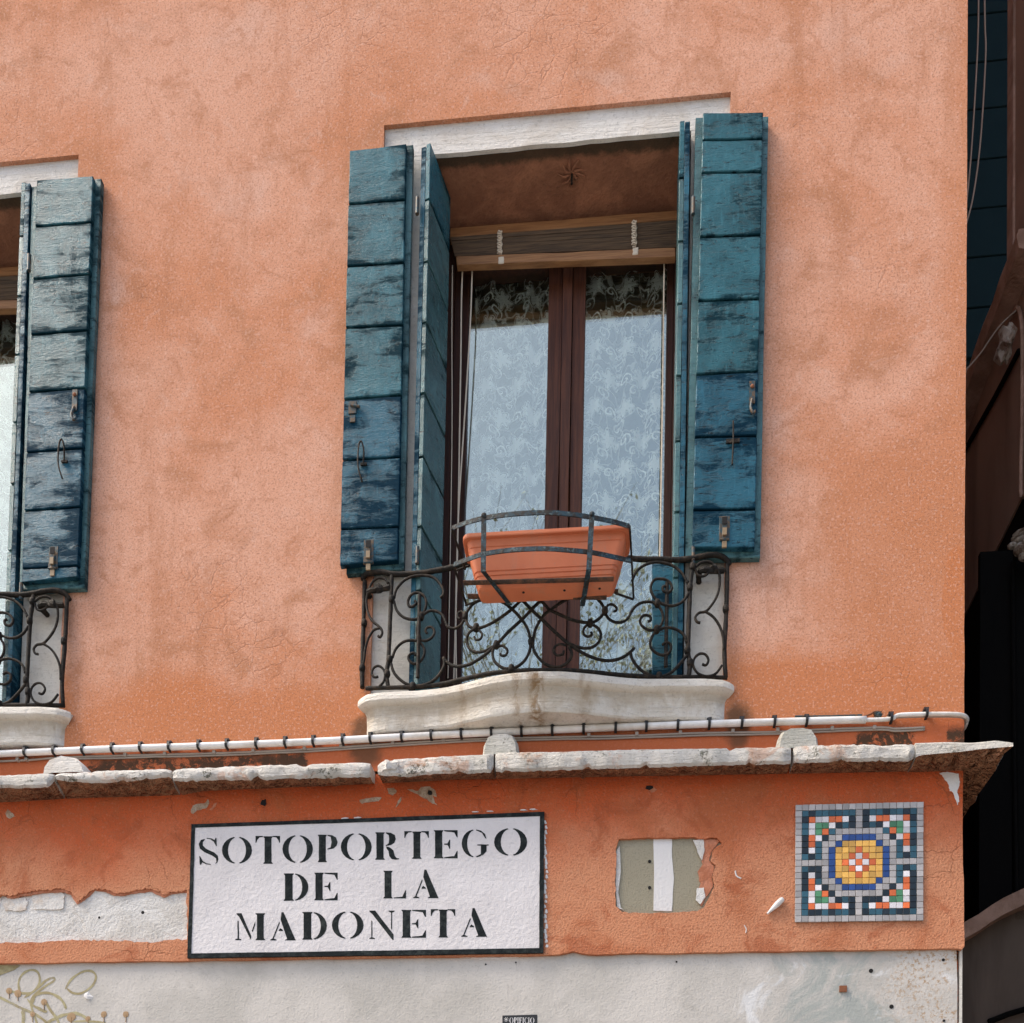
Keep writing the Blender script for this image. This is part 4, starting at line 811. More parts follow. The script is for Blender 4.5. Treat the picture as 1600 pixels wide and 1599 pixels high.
for pts in ([((706, 826), -.288), ((727, 890), -.145)], [((709, 884), -.288), ((729, 946), -.14)], [((984, 822), -.288), ((988, 892), -.145)], [((987, 877), -.288), ((990, 935), -.14)], [((961, 927), -.165), ((990, 937), -.14)], [((727, 946), -.14), ((752, 938), -.165)], [((712, 892), -.145), ((745, 880), -.15)]):
    MB().tube([P(*a, y) for a, y in pts], .0042, 6).build('side_strut', 'iron', BK)

# ------------------------------------------------------------------ roller blinds, cords, curtains
def blind(dx, label):
    b = thing('roller_blind', label, 'blind', (-.27 + dx, .28, ZSOF - .1), 'rolled-up bamboo blinds'); D = Vector((dx, 0, 0))
    m = MB(); q = [P(703, 357, .275), P(703, 371, .275), P(1059, 343, .275), P(1059, 329, .275)]; m.board(sh(q, D), (0, .03, 0), .0008, .002, (2, 10)); m.build('head_batten', 'bamboo', b)
    m = MB(); q = [P(712, 401, .262), P(713, 414, .262), P(1056, 401, .262), P(1056, 387, .262)]; m.board(sh(q, D), (0, .028, 0), .0008, .003, (2, 10)); m.build('bottom_batten', 'bamboo', b)
    for k in range(12):
        t = (k + .5) / 12; y = .279 + .006 * nz(k * 1.7); a = P(lerp(704, 711, t), lerp(372, 401, t), y); c = P(1057, lerp(345, 387, t), y); a.z += .002 * nz(k * 2.3); mid = (a + c) / 2 + Vector((0, 0, -.003 * nz(k * .9)))
        MB().tube(sh([a, mid, c], D), .0042, 5, flat=(1.5, 1)).build('slat', 'slat', b)
    for u, v0, v1 in ((781, 362, 399), (991, 346, 385)):
        pts = []
        for k in range(46):
            t = k / 45; a = k * 1.45; c = P(u, lerp(v0, v1, t), .266) + D; pts.append(c + Vector((math.cos(a) * .010 + .003 * nz(k), math.sin(a) * .008 - .002, 0)))
        m = MB(); m.tube(pts, .0034, 5); c = P(u + 2, v1 + 7, .259) + D; m.board([c + Vector((-.013, 0, .017)), c + Vector((-.013, 0, -.017)), c + Vector((.013, 0, -.016)), c + Vector((.013, 0, .018))], (0, .004, 0)); m.build('cord_tie', 'cord', b)
    for pts in ([(723, 413), (721, 470), (720, 560), (718, 680), (716, 800), (713, 930), (709, 1062)], [(738, 413), (736, 480), (734, 520), (728, 620), (722, 710), (717, 790), (714, 870), (712, 960), (713, 1062)], [(1038, 398), (1037, 480), (1036, 560), (1034, 700), (1031, 870), (1026, 1040)], [(707, 415), (706, 520), (706, 700), (700, 1060)]):
        MB().tube(sh(spline([P(u, v, .31) for u, v in pts], 4), D), .0034 if pts[0][0] != 707 else .0022, 6).build('pull_cord', 'cord', b)
blind(0, 'rolled-up bamboo blind at the top of the middle window'); blind(DXW.x, 'end of a rolled-up bamboo blind in the window at the left edge')
def curtain(x0, x1, ph, label, dx):
    n, rows = 46, 3; z0, z1 = Z_SLABTOP + .03, ZSOF - .10; vs = []; fs = []
    for j in range(rows + 1):
        for i in range(n + 1):
            t = i / n; x = lerp(x0, x1, t) + dx; y = .422 + .022 * math.sin(t * 17 + ph + .8 * math.sin(t * 7 + ph)) + .006 * math.sin(t * 41 + ph * 2)
            vs.append((x, y + .004 * nz(j + x * 5), lerp(z0, z1, j / rows)))
    fs = [(j * (n + 1) + i, j * (n + 1) + i + 1, (j + 1) * (n + 1) + i + 1, (j + 1) * (n + 1) + i) for j in range(rows) for i in range(n)]
    o = MB().add(vs, fs).build('lace_curtain', 'lace', None, True); o['label'] = label; o['category'] = 'curtain'; o['group'] = 'white lace curtains behind the glass'
curtain(xl + .015, ml + .005, .4, 'white lace curtain behind the left pane of the middle window', 0)
curtain(mr - .005, xr + .02, 1.9, 'white lace curtain behind the right pane of the middle window', 0)
curtain(xl + .015, ml + .005, 1.1, 'white lace curtain behind the left pane of the window at the left edge', DXW.x)
curtain(mr - .005, xr + .02, 2.6, 'white lace curtain behind the right pane of the window at the left edge', DXW.x)

# ------------------------------------------------------------------ street-name sign with stencilled letters
def arc(cx, cy, rx, ry, a0, a1, n=10): return [(cx + rx * math.cos(rad(lerp(a0, a1, k / n))), cy + ry * math.sin(rad(lerp(a0, a1, k / n)))) for k in range(n + 1)]
def moon(cx, cy, ro, ri, hy, hi, a0, a1): return arc(cx, cy, ro, hy, a0, a1) + arc(cx, cy, ri, hi, a1, a0)
def stem(x0, x1, y0=0, y1=1, s=.05): return [(x0 - s, y0), (x1 + s, y0), (x1 + s * .9, y0 + .025), (x1, y0 + .07), (x1, y1 - .07), (x1 + s * .9, y1 - .025), (x1 + s, y1), (x0 - s, y1), (x0 - s * .9, y1 - .025), (x0, y1 - .07), (x0, y0 + .07), (x0 - s * .9, y0 + .025)]
GL = {
 'O': [moon(.5, .5, .5, .30, .5, .475, 102, 258), moon(.5, .5, .5, .30, .5, .475, 78, -78)],
 'D': [stem(.08, .38), moon(.42, .5, .58, .34, .5, .47, 82, -82)],
 'C': [moon(.52, .5, .52, .30, .5, .475, 95, 265), [(.60, 1), (.80, .95), (.97, .82), (1, .70), (.94, .70), (.84, .88), (.60, .96)], [(.60, .04), (.80, .09), (.96, .24), (1, .22), (.86, .05), (.60, 0)]],
 'G': [moon(.5, .5, .5, .29, .5, .475, 98, 262), [(.56, 1), (.74, .96), (.90, .84), (.95, .68), (.91, .68), (.78, .88), (.56, .965)], [(.56, 0), (.72, .035), (.80, .10), (.80, .06), (.96, .22), (.96, .42), (1.04, .43), (1.04, .46), (.60, .46), (.60, .43), (.74, .42), (.74, .12), (.56, .035)]],
 'T': [stem(.37, .65, 0, .985, .05), [(0, 1), (.30, 1), (.30, .965), (.16, .95), (.07, .86), (.03, .76), (0, .76)], [(1, 1), (.70, 1), (.70, .965), (.84, .95), (.93, .86), (.97, .76), (1, .76)]],
 'P': [stem(.08, .42), [(.50, 1), (.74, .98), (.92, .90), (1, .74), (.95, .60), (.80, .50), (.50, .46), (.50, .49), (.66, .54), (.70, .74), (.66, .92), (.50, .965)]],
 'R': [stem(.04, .34), [(.44, 1), (.66, .98), (.82, .90), (.86, .76), (.80, .62), (.66, .54), (.44, .50), (.44, .53), (.56, .60), (.58, .76), (.56, .90), (.44, .965)], [(.46, .49), (.62, .44), (.76, .34), (.82, .14), (.90, .06), (1, .05), (1, .02), (.86, 0), (.68, .03), (.58, .14), (.55, .32), (.46, .42)]],
 'E': [stem(.06, .36), [(.44, 1), (1, 1), (1, .74), (.96, .76), (.86, .92), (.44, .965)], [(.44, 0), (1, 0), (1, .27), (.96, .25), (.86, .08), (.44, .035)], [(.44, .52), (.58, .53), (.66, .66), (.69, .66), (.69, .34), (.66, .34), (.58, .48), (.44, .485)]],
 'L': [stem(.06, .36), [(.46, 0), (1, 0), (1, .30), (.96, .28), (.84, .06), (.46, .035)]],
 'A': [[(.44, 1.02), (.52, 1.02), (.98, .05), (1, .02), (1, 0), (.58, 0), (.58, .02), (.66, .05), (.40, .76)], [(.35, .68), (.37, .62), (.13, .06), (.24, .03), (.24, 0), (0, 0), (0, .03), (.08, .07)], [(.33, .34), (.50, .34), (.49, .38), (.40, .44), (.35, .40)]],
 'M': [[(0, 1), (.18, 1), (.52, .16), (.50, .02), (.10, .86), (.02, .95)], [(.04, .72), (.08, .72), (.09, .06), (.17, .03), (.17, 0), (-.04, 0), (-.04, .03), (.04, .06)], [(.54, .34), (.66, .70), (.66, .58), (.57, .30)], stem(.72, .96)],
 'N': [[(0, 1), (.24, 1), (.98, .16), (.98, -.03), (.93, -.03), (.12, .88), (.02, .95)], [(.08, .66), (.12, .62), (.12, .06), (.22, .03), (.22, 0), (0, 0), (0, .03), (.08, .06)], [(.88, .36), (.92, .32), (.92, .93), (1.02, .97), (1.02, 1), (.78, 1), (.78, .97), (.88, .93)]],
 'S': [[(.30, .90), (.14, .86), (.06, .76), (.10, .62), (.34, .50), (.78, .40), (.98, .30), (1, .18), (.90, .06), (.94, .22), (.84, .30), (.30, .42), (.06, .56), (0, .74), (.08, .90)][:9] + [(.93, .08), (.96, .20), (.70, .34), (.28, .44), (.04, .58), (-.01, .76), (.10, .92), (.30, .97)], [(.40, 1), (.66, .98), (.80, .92), (.86, 1), (.90, 1), (.92, .70), (.88, .70), (.76, .86), (.58, .95), (.40, .97)], [(.60, 0), (.36, .02), (.18, .09), (.10, 0), (.05, 0), (.02, .32), (.06, .32), (.20, .14), (.40, .05), (.60, .03)]],
 'F': [stem(.08, .40), [(.48, 1), (1, 1), (1, .74), (.96, .76), (.86, .92), (.48, .965)], [(.48, .52), (.62, .53), (.70, .66), (.73, .66), (.73, .34), (.70, .34), (.62, .48), (.48, .485)]],
 'I': [stem(.25, .75, 0, 1, .15)],
}
GL['S'][0] = [(.30, .965), (.10, .92), (-.01, .77), (.05, .60), (.28, .47), (.66, .35), (.88, .24), (.90, .10), (.84, .04), (.93, .07), (1.0, .20), (.97, .34), (.78, .46), (.36, .60), (.20, .72), (.20, .84), (.30, .93)]
def letter(ch, box, y, t, mat, par, conv):
    x0, x1, y0, y1 = box; m = MB()
    def at(a, b):      # the letter's foot line and slant follow the corners of its box
        u, v = conv(lerp(x0, x1, a), lerp(y1, y0, b)); return P(u, v, y)
    for poly in GL[ch]:
        n = len(poly); l = []
        for i in range(n):
            (a, b), (c, d) = poly[i], poly[(i + 1) % n]; l.append(at(a, b))
            if math.hypot(c - a, d - b) > .3: l += [at(lerp(a, c, k / 3), lerp(b, d, k / 3)) + Vector((.0012 * nz(a * 9, b * 9 + k, x0), 0, .0012 * nz(b * 8, a * 7, x0 + k))) for k in (1, 2)]
        area = sum(l[i].x * l[(i + 1) % len(l)].z - l[(i + 1) % len(l)].x * l[i].z for i in range(len(l)))
        m.sheet([l if area > 0 else list(reversed(l))], (0, t, 0))
    return m.build('letter', mat, par)
ZS = lambda x, y: (280 + x / 2.6667, 1240 + y / 2.6667)
SG = thing('street_sign', 'white painted street-name sign reading SOTOPORTEGO DE LA MADONETA in a black border', 'sign', P(570, 1490, 0))
oc = [(299, 1288), (292.5, 1497), (849, 1489), (850.5, 1268.5)]; ic = [(304.5, 1293), (298.5, 1490), (842.5, 1481.5), (843.5, 1275)]
mkq = lambda c, y, a, s_: sum([rag(P(*p, y), P(*q, y), 12, a, 22, s_) for p, q in zip(c, c[1:] + c[:1])], [])
MB().sheet([mkq([(300, 1290), (294, 1495.5), (848, 1487.5), (849, 1270)], -.007, .0005, 1)], (0, .0075, 0)).build('panel', 'sign', SG)
MB().sheet([mkq(oc, -.0095, .0016, 2), list(reversed(mkq(ic, -.0095, .0016, 3)))], (0, .0095, 0)).build('border', 'signblack', SG)
for s_, row in (('SOTOPORTEGO', [(82, 163, 185, 297), (178, 303, 180, 293), (318, 420, 177, 293), (430, 557, 173, 290), (575, 660, 172, 286), (673, 802, 165, 280), (818, 916, 162, 276), (938, 1040, 157, 272), (1060, 1160, 153, 270), (1177, 1285, 150, 266), (1312, 1450, 144, 260)]), ('DE', [(432, 538, 333, 447), (562, 660, 330, 445)]), ('LA', [(850, 945, 322, 437), (975, 1080, 320, 436)]), ('MADONETA', [(238, 357, 499, 611), (380, 485, 497, 612), (510, 615, 494, 609), (636, 768, 491, 606), (792, 895, 488, 606), (925, 1028, 485, 601), (1048, 1150, 482, 600), (1175, 1282, 480, 597)])):
    for ch, bx in zip(s_, row): letter(ch, bx, -.0078, .002, 'signblack', SG, ZS)
# smear of white on the plaster round the sign
SM = MB()
for k in range(26):
    u, v = 851.5 + random.uniform(-1, 3), lerp(1285, 1486, k / 26); c = P(u, v, -.0005); SM.ball(c, .006, .002, random.uniform(.006, .014), 6, 3, lump=.8)
for k in range(22):
    u = lerp(720, 806, k / 21); c = P(u, 1494 + 3.5 * math.sin(k / 21 * math.pi) + random.uniform(-1.5, 1.5), .0162); SM.ball(c, .012, .0012, .004, 6, 3, lump=.8)
for u, v in ((818, 1266), (833, 1265), (765, 1268), (742, 1269), (560, 1278), (540, 1279)): SM.ball(P(u, v, -.0005), .016, .003, .003, 6, 3, lump=.8)
SM.build('lime_smear', 'white', SG, kind='stuff')

# ------------------------------------------------------------------ tile mosaic (plain geometric pattern)
QD = ['gggggggggg', 'gbkbbkbbbg', 'gkowwoowkg', 'gbweewkbkg', 'gbweobgggg', 'gkowkgguuu', 'gkobgguyyy', 'gbwbguyyyo', 'gbkbguyyow', 'gggggguyowo'[:6] + 'yowo']
QD[9] = 'ggggguyowo'
MO = thing('tile_mosaic', 'square mosaic of small glazed tiles with blue corner brackets and a yellow centre', 'mosaic', P(1343, 1440, 0))
mc = [(1243, 1257.5), (1443.5, 1252.5), (1443, 1438.5), (1242, 1441)]
MC = [P(*c, -.010) for c in mc]
MB().sheet([[MC[0] + Vector((.002, .004, -.002)), MC[3] + Vector((.002, .004, .002)), MC[2] + Vector((-.002, .004, .002)), MC[1] + Vector((-.002, .004, -.002))]], (0, .007, 0)).build('grout', 'grout', MO)
def mat_at(a, b): return MC[0].lerp(MC[1], a).lerp(MC[3].lerp(MC[2], a), b)
rt = random.Random(3)
for r_ in range(19):
    for c_ in range(19):
        k = QD[min(r_, 18 - r_)][min(c_, 18 - c_)]
        if rt.random() < .18: k = {'b': 'k', 'k': 'b'}.get(k, k)
        a0, a1, b0, b1 = c_ / 19, (c_ + 1) / 19, r_ / 19, (r_ + 1) / 19; g = .0013; j = lambda: rt.uniform(-.001, .001)
        q = [mat_at(a0 + g + j(), b0 + g + j()), mat_at(a0 + g + j(), b1 - g + j()), mat_at(a1 - g + j(), b1 - g + j()), mat_at(a1 - g + j(), b0 + g + j())]
        t1, t2 = rt.uniform(-.0007, .0007), rt.uniform(-.0007, .0007)
        for i, w in enumerate(q): w.y += (t1 if i < 2 else -t1) + (t2 if i in (0, 3) else -t2)
        MB().board(q, (0, .007, 0), .0002, .0007, (1, 1)).build('border_tile' if k == 'g' else 'tile', 't' + k, MO)

# ------------------------------------------------------------------ conduit, clamps, cables
CD = thing('conduit', 'white plastic conduit strapped along the wall above the ledge with black clips', 'conduit', P(680, 1150, 0))
cl = [(-900, 1212), (-450, 1195), (-60, 1180), (0, 1178), (160, 1171), (312, 1166), (480, 1159.5), (680, 1149), (855, 1141), (1060, 1133), (1260, 1127), (1353, 1125)]
MB().tube(spline([P(u, v, -.022) for u, v in cl], 4), .0135, 10).build('pipe', 'pvc', CD, True)
cv = lambda u: interp(cl + [(1392, 1123), (1412, 1117), (1450, 1116)], u)
clip = None
for u in [-410, -365, -320, -275, -230, -185, -140, -95, -50, -5, 40, 85, 130, 176, 220, 265, 311, 355, 401, 446, 490, 536, 579, 628, 674, 721, 768, 815, 863, 912, 962, 1010, 1059, 1108, 1159, 1210, 1260, 1392, 1447]:
    c = P(u, cv(u), -.022)
    if clip is None:
        m = MB(); o_ = Vector(c)
        pts = [o_ + Vector((0, .018, .024)), o_ + Vector((0, -.004, .022)), o_ + Vector((0, -.0145, .010)), o_ + Vector((0, -.0165, -.004)), o_ + Vector((0, -.012, -.014)), o_ + Vector((0, .012, -.017))]
        m.band([p for p in pts], (.0052, 0, 0), (0, -.0022, .0016)); m.box(o_.x - .009, o_.x + .009, o_.y - .007, o_.y + .020, o_.z + .014, o_.z + .024)
        clip = m.build('clip', 'black', CD); c0 = o_
    else:
        k = clip.copy(); k.location = c - c0; k.parent = CD; COL.objects.link(k); k.rotation_euler.y = 0
w = spline([P(1345, 1125.5, -.022), P(1390, 1124, -.02), P(1400, 1119, -.02), P(1412, 1117, -.02), P(1450, 1116, -.022), P(1485, 1116, -.024), P(1500, 1117, -.02), P(1509, 1120.5, .0), P(1511, 1126, .04), P(1507, 1137, .10), P(1503, 1142, .3)], 5)
MB().tube(w, [.0078] * len(w), 8).build('cable_tail', 'pvc', CD, True)
w = spline([P(1385, 1122, -.012), P(1420, 1120, -.012), P(1470, 1119.5, -.016), P(1500, 1120.5, -.012), P(1508, 1126, .02), P(1503, 1141, .12)], 5); MB().tube(w, .005, 7).build('cable_tail', 'cable', CD, True)
TC = thing('thin_cable', 'thin brown cable tacked to the wall just under the white conduit', 'cable', P(680, 1165, 0))
w = spline([P(u, v, -.007) for u, v in [(-900, 1224), (-60, 1192), (0, 1190), (45, 1188), (80, 1185), (120, 1183), (190, 1181), (312, 1178), (400, 1175), (500, 1170), (605, 1163), (680, 1158), (755, 1154.5), (880, 1152), (1000, 1149.5), (1085, 1146), (1210, 1144), (1275, 1140.5), (1375, 1137), (1400, 1139), (1445, 1137)]], 5)
MB().tube(w, .0042, 6, rough=.1).build('cable', 'cable', TC, True)
w2 = [p + Vector((0, .002, -.008 + .002 * nz(p.x * 6))) for p in w[20:]]; MB().tube(w2, .0036, 6).build('cable', 'cable', TC, True)
for u in (28, 42, 196, 258, 335, 396, 476, 533, 614, 693, 770, 920, 995, 1063, 1145, 1215, 1300, 1366): MB().box(*(lambda c: (c.x - .006, c.x + .006, -.015, .001, c.z - .005, c.z + .009))(P(u, interp([(0, 1190), (120, 1183), (312, 1178), (500, 1170), (605, 1163), (755, 1154.5), (880, 1152), (1085, 1146), (1275, 1140.5), (1400, 1138)], u), -.007))).build('tack', 'cable', TC)
BC = thing('metal_bracket', 'short grey metal strip with a red wire end above the conduit near the corner', 'bracket', P(1310, 1118, 0))
m = MB(); m.tube([P(1242, 1120, -.012), P(1300, 1119.5, -.012), P(1347, 1118, -.012)], .0045, 6); m.build('strip', 'lock', BC); m = MB()
for k in range(5): c = P(1372 + 4 * nz(k * 3.1), 1117 + 3 * nz(k * 1.7), -.012); m.ball(c, .016, .008, .009, lump=.9)
m.build('tape_lump', 'lock', BC); MB().tube(spline([P(1350, 1119.5, -.012), P(1360, 1116, -.012), P(1366, 1112.5, -.012), P(1374, 1112, -.012)], 4), .004, 6).build('wire', 'rust', BC)

# ------------------------------------------------------------------ small things on the lower wall
m = MB(); A, B = P(1199, 1428, -.008), P(1224, 1404, -.012)
m.tube(spline([A, A.lerp(B, .25), A.lerp(B, .55), A.lerp(B, .85), B], 4), [.0065, .006, .0065, .008, .0095, .0115, .013, .014, .015, .0155, .016, .0158, .0155, .015, .0145, .011, .004], 9, rough=.15, flat=(.8, .74))
o = m.build('plastic_peg', 'pvc', None, True); o['label'] = 'slim white plastic peg stuck slanting in the wall left of the mosaic'; o['category'] = 'peg'
m = MB()
for k in range(1): m.tube(spline([P(*p, -.001) for p in ((1149, 1361), (1149.5, 1366), (1152, 1370), (1158, 1373))], 4), .0028, 5)
m.tube(spline([P(*p, -.001) for p in ((1163, 1446), (1166, 1452), (1165, 1458))], 4), .0018, 5); o = m.build('paint_scratch', 'white', house)
ST = thing('sticker', 'small black sticker with white lettering OPIFICIO on the pale plinth', 'sticker', P(812, 1610, .0165))
MB().sheet([[P(785, 1587, .0158), P(785, 1606, .0158), P(839.5, 1605, .0158), P(839.5, 1585.5, .0158)]], (0, .0005, 0)).build('backing', 'black', ST)
xs = 796.
for ch, wd in zip('OPIFICIO', (7.2, 5, 3.2, 5, 3.2, 5.6, 3.2, 7.4)):
    letter(ch, (xs, xs + wd - .9, 1590, 1599.2), .0153, .0004, 'white', ST, lambda a, b: (a, b)); xs += wd
m = MB(); c = P(791, 1593.5, .0154)
for k in range(4): a = k * math.pi / 4 + .3; m.tube([c + Vector((math.cos(a), 0, math.sin(a))) * .010, c - Vector((math.cos(a), 0, math.sin(a))) * .010], .0008, 4)
m.build('star', 'white', ST)
GZ = lambda x, y: (x / 4.22, 1220 + y / 4.22)
GR = thing('graffiti', 'looping olive spray-paint scrawl with drips on the pale plinth', 'graffiti', P(90, 1600, .0165))
def ribbon(pts, wd, mat, nm, y=.0156, seed=0):
    l = spline([P(*GZ(*p), y) for p in pts], 5); vs = []; n = len(l)
    for i, p in enumerate(l):
        t = (l[min(i + 1, n - 1)] - l[max(i - 1, 0)]); t.y = 0; t.normalize(); s_ = Vector((-t.z, 0, t.x)) * wd * (.8 + .35 * nz(i * .3, seed)) * (min(1, .4 + i * .3, .4 + (n - 1 - i) * .3)); vs += [p - s_, p + s_]
    return MB().add(vs, [(2 * i, 2 * i + 1, 2 * i + 3, 2 * i + 2) for i in range(n - 1)]).build(nm, mat, GR)
dy = 0
for i, (pts, wd) in enumerate((([(130, 1390), (122, 1330), (150, 1275), (205, 1248), (250, 1265), (262, 1320), (240, 1370), (200, 1400), (130, 1400), (60, 1385)], .006), ([(160, 1430), (240, 1375), (300, 1320), (350, 1300), (355, 1320), (300, 1355), (220, 1420), (205, 1480), (240, 1590), (250, 1640)], .006), ([(430, 1375), (470, 1310), (540, 1262), (600, 1255), (632, 1290), (610, 1350), (540, 1400), (480, 1400), (440, 1370)], .006), ([(-20, 1420), (60, 1460), (150, 1505), (230, 1540), (300, 1590), (320, 1640)], .007), ([(215, 1470), (230, 1420), (280, 1400), (340, 1405), (400, 1440), (432, 1490), (425, 1500)], .007), ([(150, 1510), (155, 1560), (150, 1620)], .010), ([(290, 1440), (330, 1510), (380, 1580), (390, 1640)], .007), ([(240, 1490), (290, 1520), (310, 1520)], .007), ([(300, 1600), (360, 1570), (420, 1545), (500, 1535), (560, 1560), (590, 1600)], .008), ([(180, 1440), (215, 1480), (290, 1525)], .005), ([(480, 1590), (560, 1585), (700, 1595)], .005))):
    ribbon(pts, wd, 'graf', 'stroke', .0157 - .00008 * i, i)
for i, (x, y, r_) in enumerate(((60, 1385, 24), (118, 1402, 28), (290, 1460, 24), (470, 1560, 34), (215, 1540, 20), (580, 1570, 20), (685, 1540, 24), (830, 1540, 24))):
    c = P(*GZ(x, y), .0148); m = MB(); m.ball(c, r_ * .00058, .0006, r_ * .00058, 10, 4, lump=.25); e = P(*GZ(x, y + 52), .0148); m.tube([c, e], .0016, 5); m.build('drip', 'drip', GR)
m = MB(); m.sheet([[P(*GZ(p, q_), .0148) for p, q_ in ((-40, 1215), (-40, 1300), (20, 1275), (90, 1250), (135, 1218))]], (0, .001, 0)); m.build('stroke', 'graf', GR)
c = P(138, 1558, .0165); m = MB(); m.ball(c, .017, .008, .014, 7, 4, lump=.9, sc=14); o = m.build('plaster_chip', 'white', house)

# ------------------------------------------------------------------ the alley and the neighbouring house
AX = 1.95
NB = thing('neighbour_house', 'shaded brown house across the narrow alley with a stone sill and dark boards', 'house', (AX, 1.0, 0))
def A(u, v): return PX(u, v, AX)
ys0, ysb = A(1578, 300).y, A(1506, 300).y + .5
zs = (A(1582, 505).z + A(1507, 640).z) / 2; zo = (A(1599, 795).z + A(1507, 940).z) / 2; zc = A(1555, 1500).z
m = MB()
m.box(AX, AX + .5, -.2, ys0, zs, ZTOP); m.box(AX, AX + .5, -.2, 6, zo, zs); m.box(AX + .001, AX + .5, ysb + .6, 6, zs, ZTOP); m.box(AX, AX + .5, -.2, 6, 0, zc)
m.build('wall', 'alley', NB)
MB().box(AX - .012, AX + .3, ys0 - .07, ys0 + .006, zs + .01, ZTOP - .2).build('window_jamb', 'alleystone', NB)
m = MB(); vs = []
for i in range(20):
    y = lerp(ys0 - .35, ysb + .6, i / 19); e = .012 * nz(y * 9); f_ = .012 * nz(y * 7, 4)
    vs += [Vector((AX + .02, y, zs + .05)), Vector((AX - .09 + e, y, zs + .045)), Vector((AX - .10 + e, y, zs + .012 + f_ * .4)), Vector((AX - .085 + f_, y, zs - .05 + e)), Vector((AX + .02, y, zs - .075))]
m.add(vs, [(5 * i + k, 5 * i + 5 + k, 5 * i + 6 + k, 5 * i + 1 + k) for i in range(19) for k in range(4)] + [(4, 3, 2, 1, 0), (95, 96, 97, 98, 99)]); m.build('window_sill', 'alleystone', NB)
c = PX(1571, 538, AX - .10); m = MB(); m.ball(c, .035, .07, .075, 10, 7, lump=.8, sc=9); m.build('broken_corner', 'chip', NB)
# boarded leaf standing across the gap
yt = A(1530, 400).y + .35
LF = MB().box(XR - .2, AX + .4, yt + .02, yt + .05, P(1520, 558, yt).z - .02, 16).build('board_panel', 'darkboard', NB)
zz = P(1520, 560, yt).z; k = 0
while zz < 11.5:
    h_ = .30 + .05 * nz(k * 2.1); MB().board([Vector((XR - .2, yt, zz + h_ - .004)), Vector((XR - .2, yt, zz)), Vector((AX + .4, yt, zz + .01)), Vector((AX + .4, yt, zz + h_ + .006))], (0, .02, 0), .002, .003, (2, 5)).build('board', 'darkboard', LF); zz += h_ + .006; k += 1
m = MB(); m.box(XR - .2, 3.2, 5.8, 6.0, 0, ZTOP); m.build('alley_end', 'blackmetal_shade', NB)  # closing wall coloured near black, the shade of the deep alley painted in
# dark opening below, with its iron leaf, a stone corbel and the arch of the doorway
yl = .95
m = MB(); m.box(P(1531, 1100, yl).x, P(1582, 1100, yl).x, yl, yl + .03, zc, P(1540, 862, yl).z); m.build('iron_leaf', 'blackmetal_shade', NB)
MB().box(P(1587, 1100, yl - .02).x, P(1640, 1100, yl).x, yl - .02, yl + .03, zc, P(1595, 880, yl).z).build('iron_leaf', 'blackmetal_shade', NB)
MB().tube([P(1583, 880, yl - .03), P(1586, 1200, yl - .03), P(1590, 1420, yl - .03)], .012, 8).build('iron_rod', 'blackmetal_shade', NB)
m = MB(); m.box(AX + .01, AX + .45, -.2, 5, zc, zo); m.build('recess_shade', 'blackmetal_shade', NB)  # black block filling the opening, its inner shade put into the colour
CB = MB(); c = P(1594, 852, .82)
for dz, r1, h_ in ((.05, .055, .012), (.033, .062, .010), (.012, .060, .014), (-.02, .052, .030), (-.055, .03, .02)): CB.ball(c + Vector((.02, 0, dz)), r1, r1 * .8, h_, 10, 6)
CB.ball(c + Vector((-.04, -.01, -.01)), .022, .02, .014); CB.tube([c + Vector((.012, -.055, -.025)), c + Vector((.012, -.075, -.025))], [.026, .022], 10); CB.build('stone_corbel', 'chip', NB)
m = MB(); y_ = 2.3; m.box(P(1495, 980, y_).x, P(1533, 980, y_).x, y_, y_ + .3, P(1510, 994, y_).z, P(1510, 966, y_).z); m.box(P(1490, 1000, y_).x, P(1536, 1000, y_).x, y_ - .08, y_ + .3, P(1510, 1001, y_).z, P(1510, 996, y_).z); m.build('far_ledge', 'chip', NB)
ar = [(1500, 1446), (1512, 1438), (1530, 1428), (1550, 1414), (1568, 1403), (1585, 1395), (1600, 1388), (1640, 1374)]
l = [P(u, v, .85) for u, v in ar]; dn_ = [P(u, v + 26, .85) for u, v in ar]
m = MB(); m.sheet([l[::-1] + dn_], (0, .25, 0), back=True); m.build('door_hood', 'alleystone', NB)
m = MB(); q = [P(u, v + 24, .93) for u, v in ar]; m.sheet([q[::-1] + [Vector((q[0].x, .93, 0)), Vector((q[-1].x, .93, 0))]], (0, .1, 0), back=True); m.build('door_wall', 'greywall', NB)
MB().tube([P(1545, 1597, .9), P(1575, 1585, .9), P(1640, 1566, .9)], .014, 8).build('iron_rod', 'blackmetal_shade', NB)
for nm, lab, pts, r_ in (('hanging_cable', 'pale cable hanging close to the house corner, the left one of two', [((1529, -40), .6), ((1528, 60), .6), ((1521, 190), .6), ((1514, 280), .58), ((1505, 360), .5)], .0035), ('hanging_cable', 'pale cable hanging in the alley, the right one of two', [((1538, -40), .65), ((1539, 40), .65), ((1540, 90), .65), ((1532, 220), .63), ((1520, 310), .6), ((1505, 365), .5)], .0038)):
    o = MB().tube(spline([P(*p, y) for p, y in pts], 6), r_, 6).build(nm, 'cable', None, True); o['label'] = lab; o['category'] = 'cable'; o['group'] = 'cables hanging in the alley'
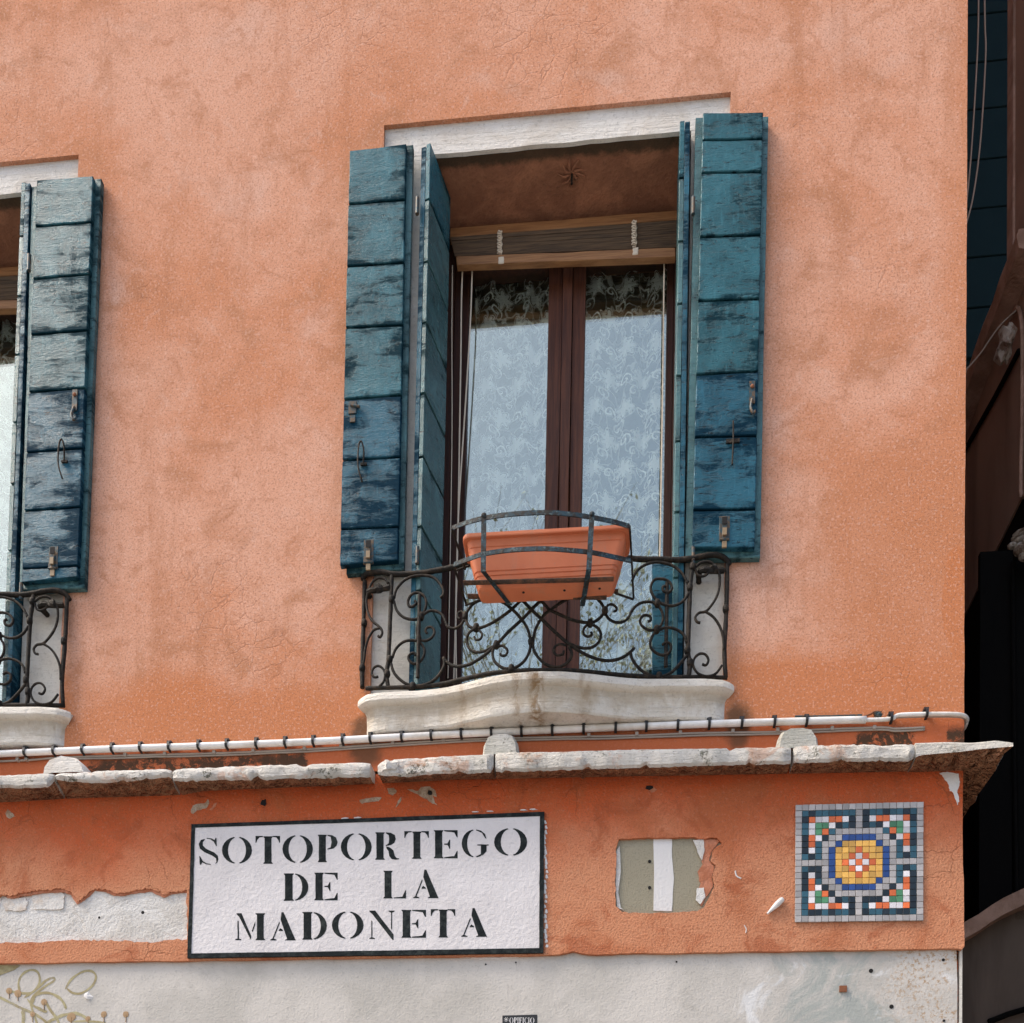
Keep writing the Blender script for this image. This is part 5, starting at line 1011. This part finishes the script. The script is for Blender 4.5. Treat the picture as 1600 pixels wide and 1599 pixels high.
w = spline([PX(u, v, AX - .012) for u, v in ((1584, 488), (1589, 481), (1594, 492), (1597, 530), (1597, 640), (1595, 740), (1596, 775), (1603, 772))], 5)
MB().tube(w, .010, 7).build('wall_cable', 'alleystone', NB, True)
MB().tube(spline([PX(u, v, AX - .012) for u, v in ((1592, 548), (1560, 610), (1535, 655), (1505, 708))], 4), .012, 7).build('wall_cable', 'blackmetal_shade', NB, True)
o = MB().tube(spline([P(1587, 486, 1.05), P(1560, 512, 1.0), P(1530, 555, .9), P(1500, 588, .8)], 5), .0035, 6).build('slack_cable', 'cable', None, True); o['label'] = 'slack thin cable strung from the brown wall back to the orange corner'; o['category'] = 'cable'

# ------------------------------------------------------------------ the tree across the square that shows in the window panes
TR = thing('plane_tree', 'sparse spring tree across the square mirrored in the window panes', 'tree', (-1.6, -20, 0))
rt = random.Random(11); tb = MB(); lf = MB()
def grow(p, d, L, r_, lvl):
    q = p + d * L; mid = (p + q) / 2 + Vector((rt.uniform(-1, 1), rt.uniform(-1, 1), rt.uniform(-1, 1))) * L * .06
    tb.tube([p, mid, q], [r_, r_ * .88, r_ * .74], 5 if lvl > 2 else 8, cap=False)
    if lvl >= 6:
        for _ in range(3):
            c = p.lerp(q, rt.random()) + Vector((rt.gauss(0, .09), rt.gauss(0, .09), rt.gauss(0, .09))); a = Vector((rt.uniform(-1, 1), rt.uniform(-1, 1), rt.uniform(-1, 1))).normalized(); b = a.orthogonal().normalized(); s_ = rt.uniform(.03, .07)
            lf.add([c - a * s_, c + b * s_ * .6, c + a * s_, c - b * s_ * .6], [(0, 1, 2, 3)])
    if lvl == 7: return
    for k in range(3 if lvl < 6 else 2):
        ax = Vector((rt.uniform(-1, 1), rt.uniform(-1, 1), rt.uniform(-.4, .6))); nd = (d + ax.normalized() * rt.uniform(.45, .8) + Vector((0, 0, .10))).normalized(); grow(q if k else p.lerp(q, .8), nd, L * rt.uniform(.66, .86), r_ * .66, lvl + 1)
grow(Vector((-1.6, -20, 0)), Vector((.02, 0, 1)), 5.2, .085, 0)
tb.build('trunk', 'bark', TR); lf.build('crown', 'leaf', TR)
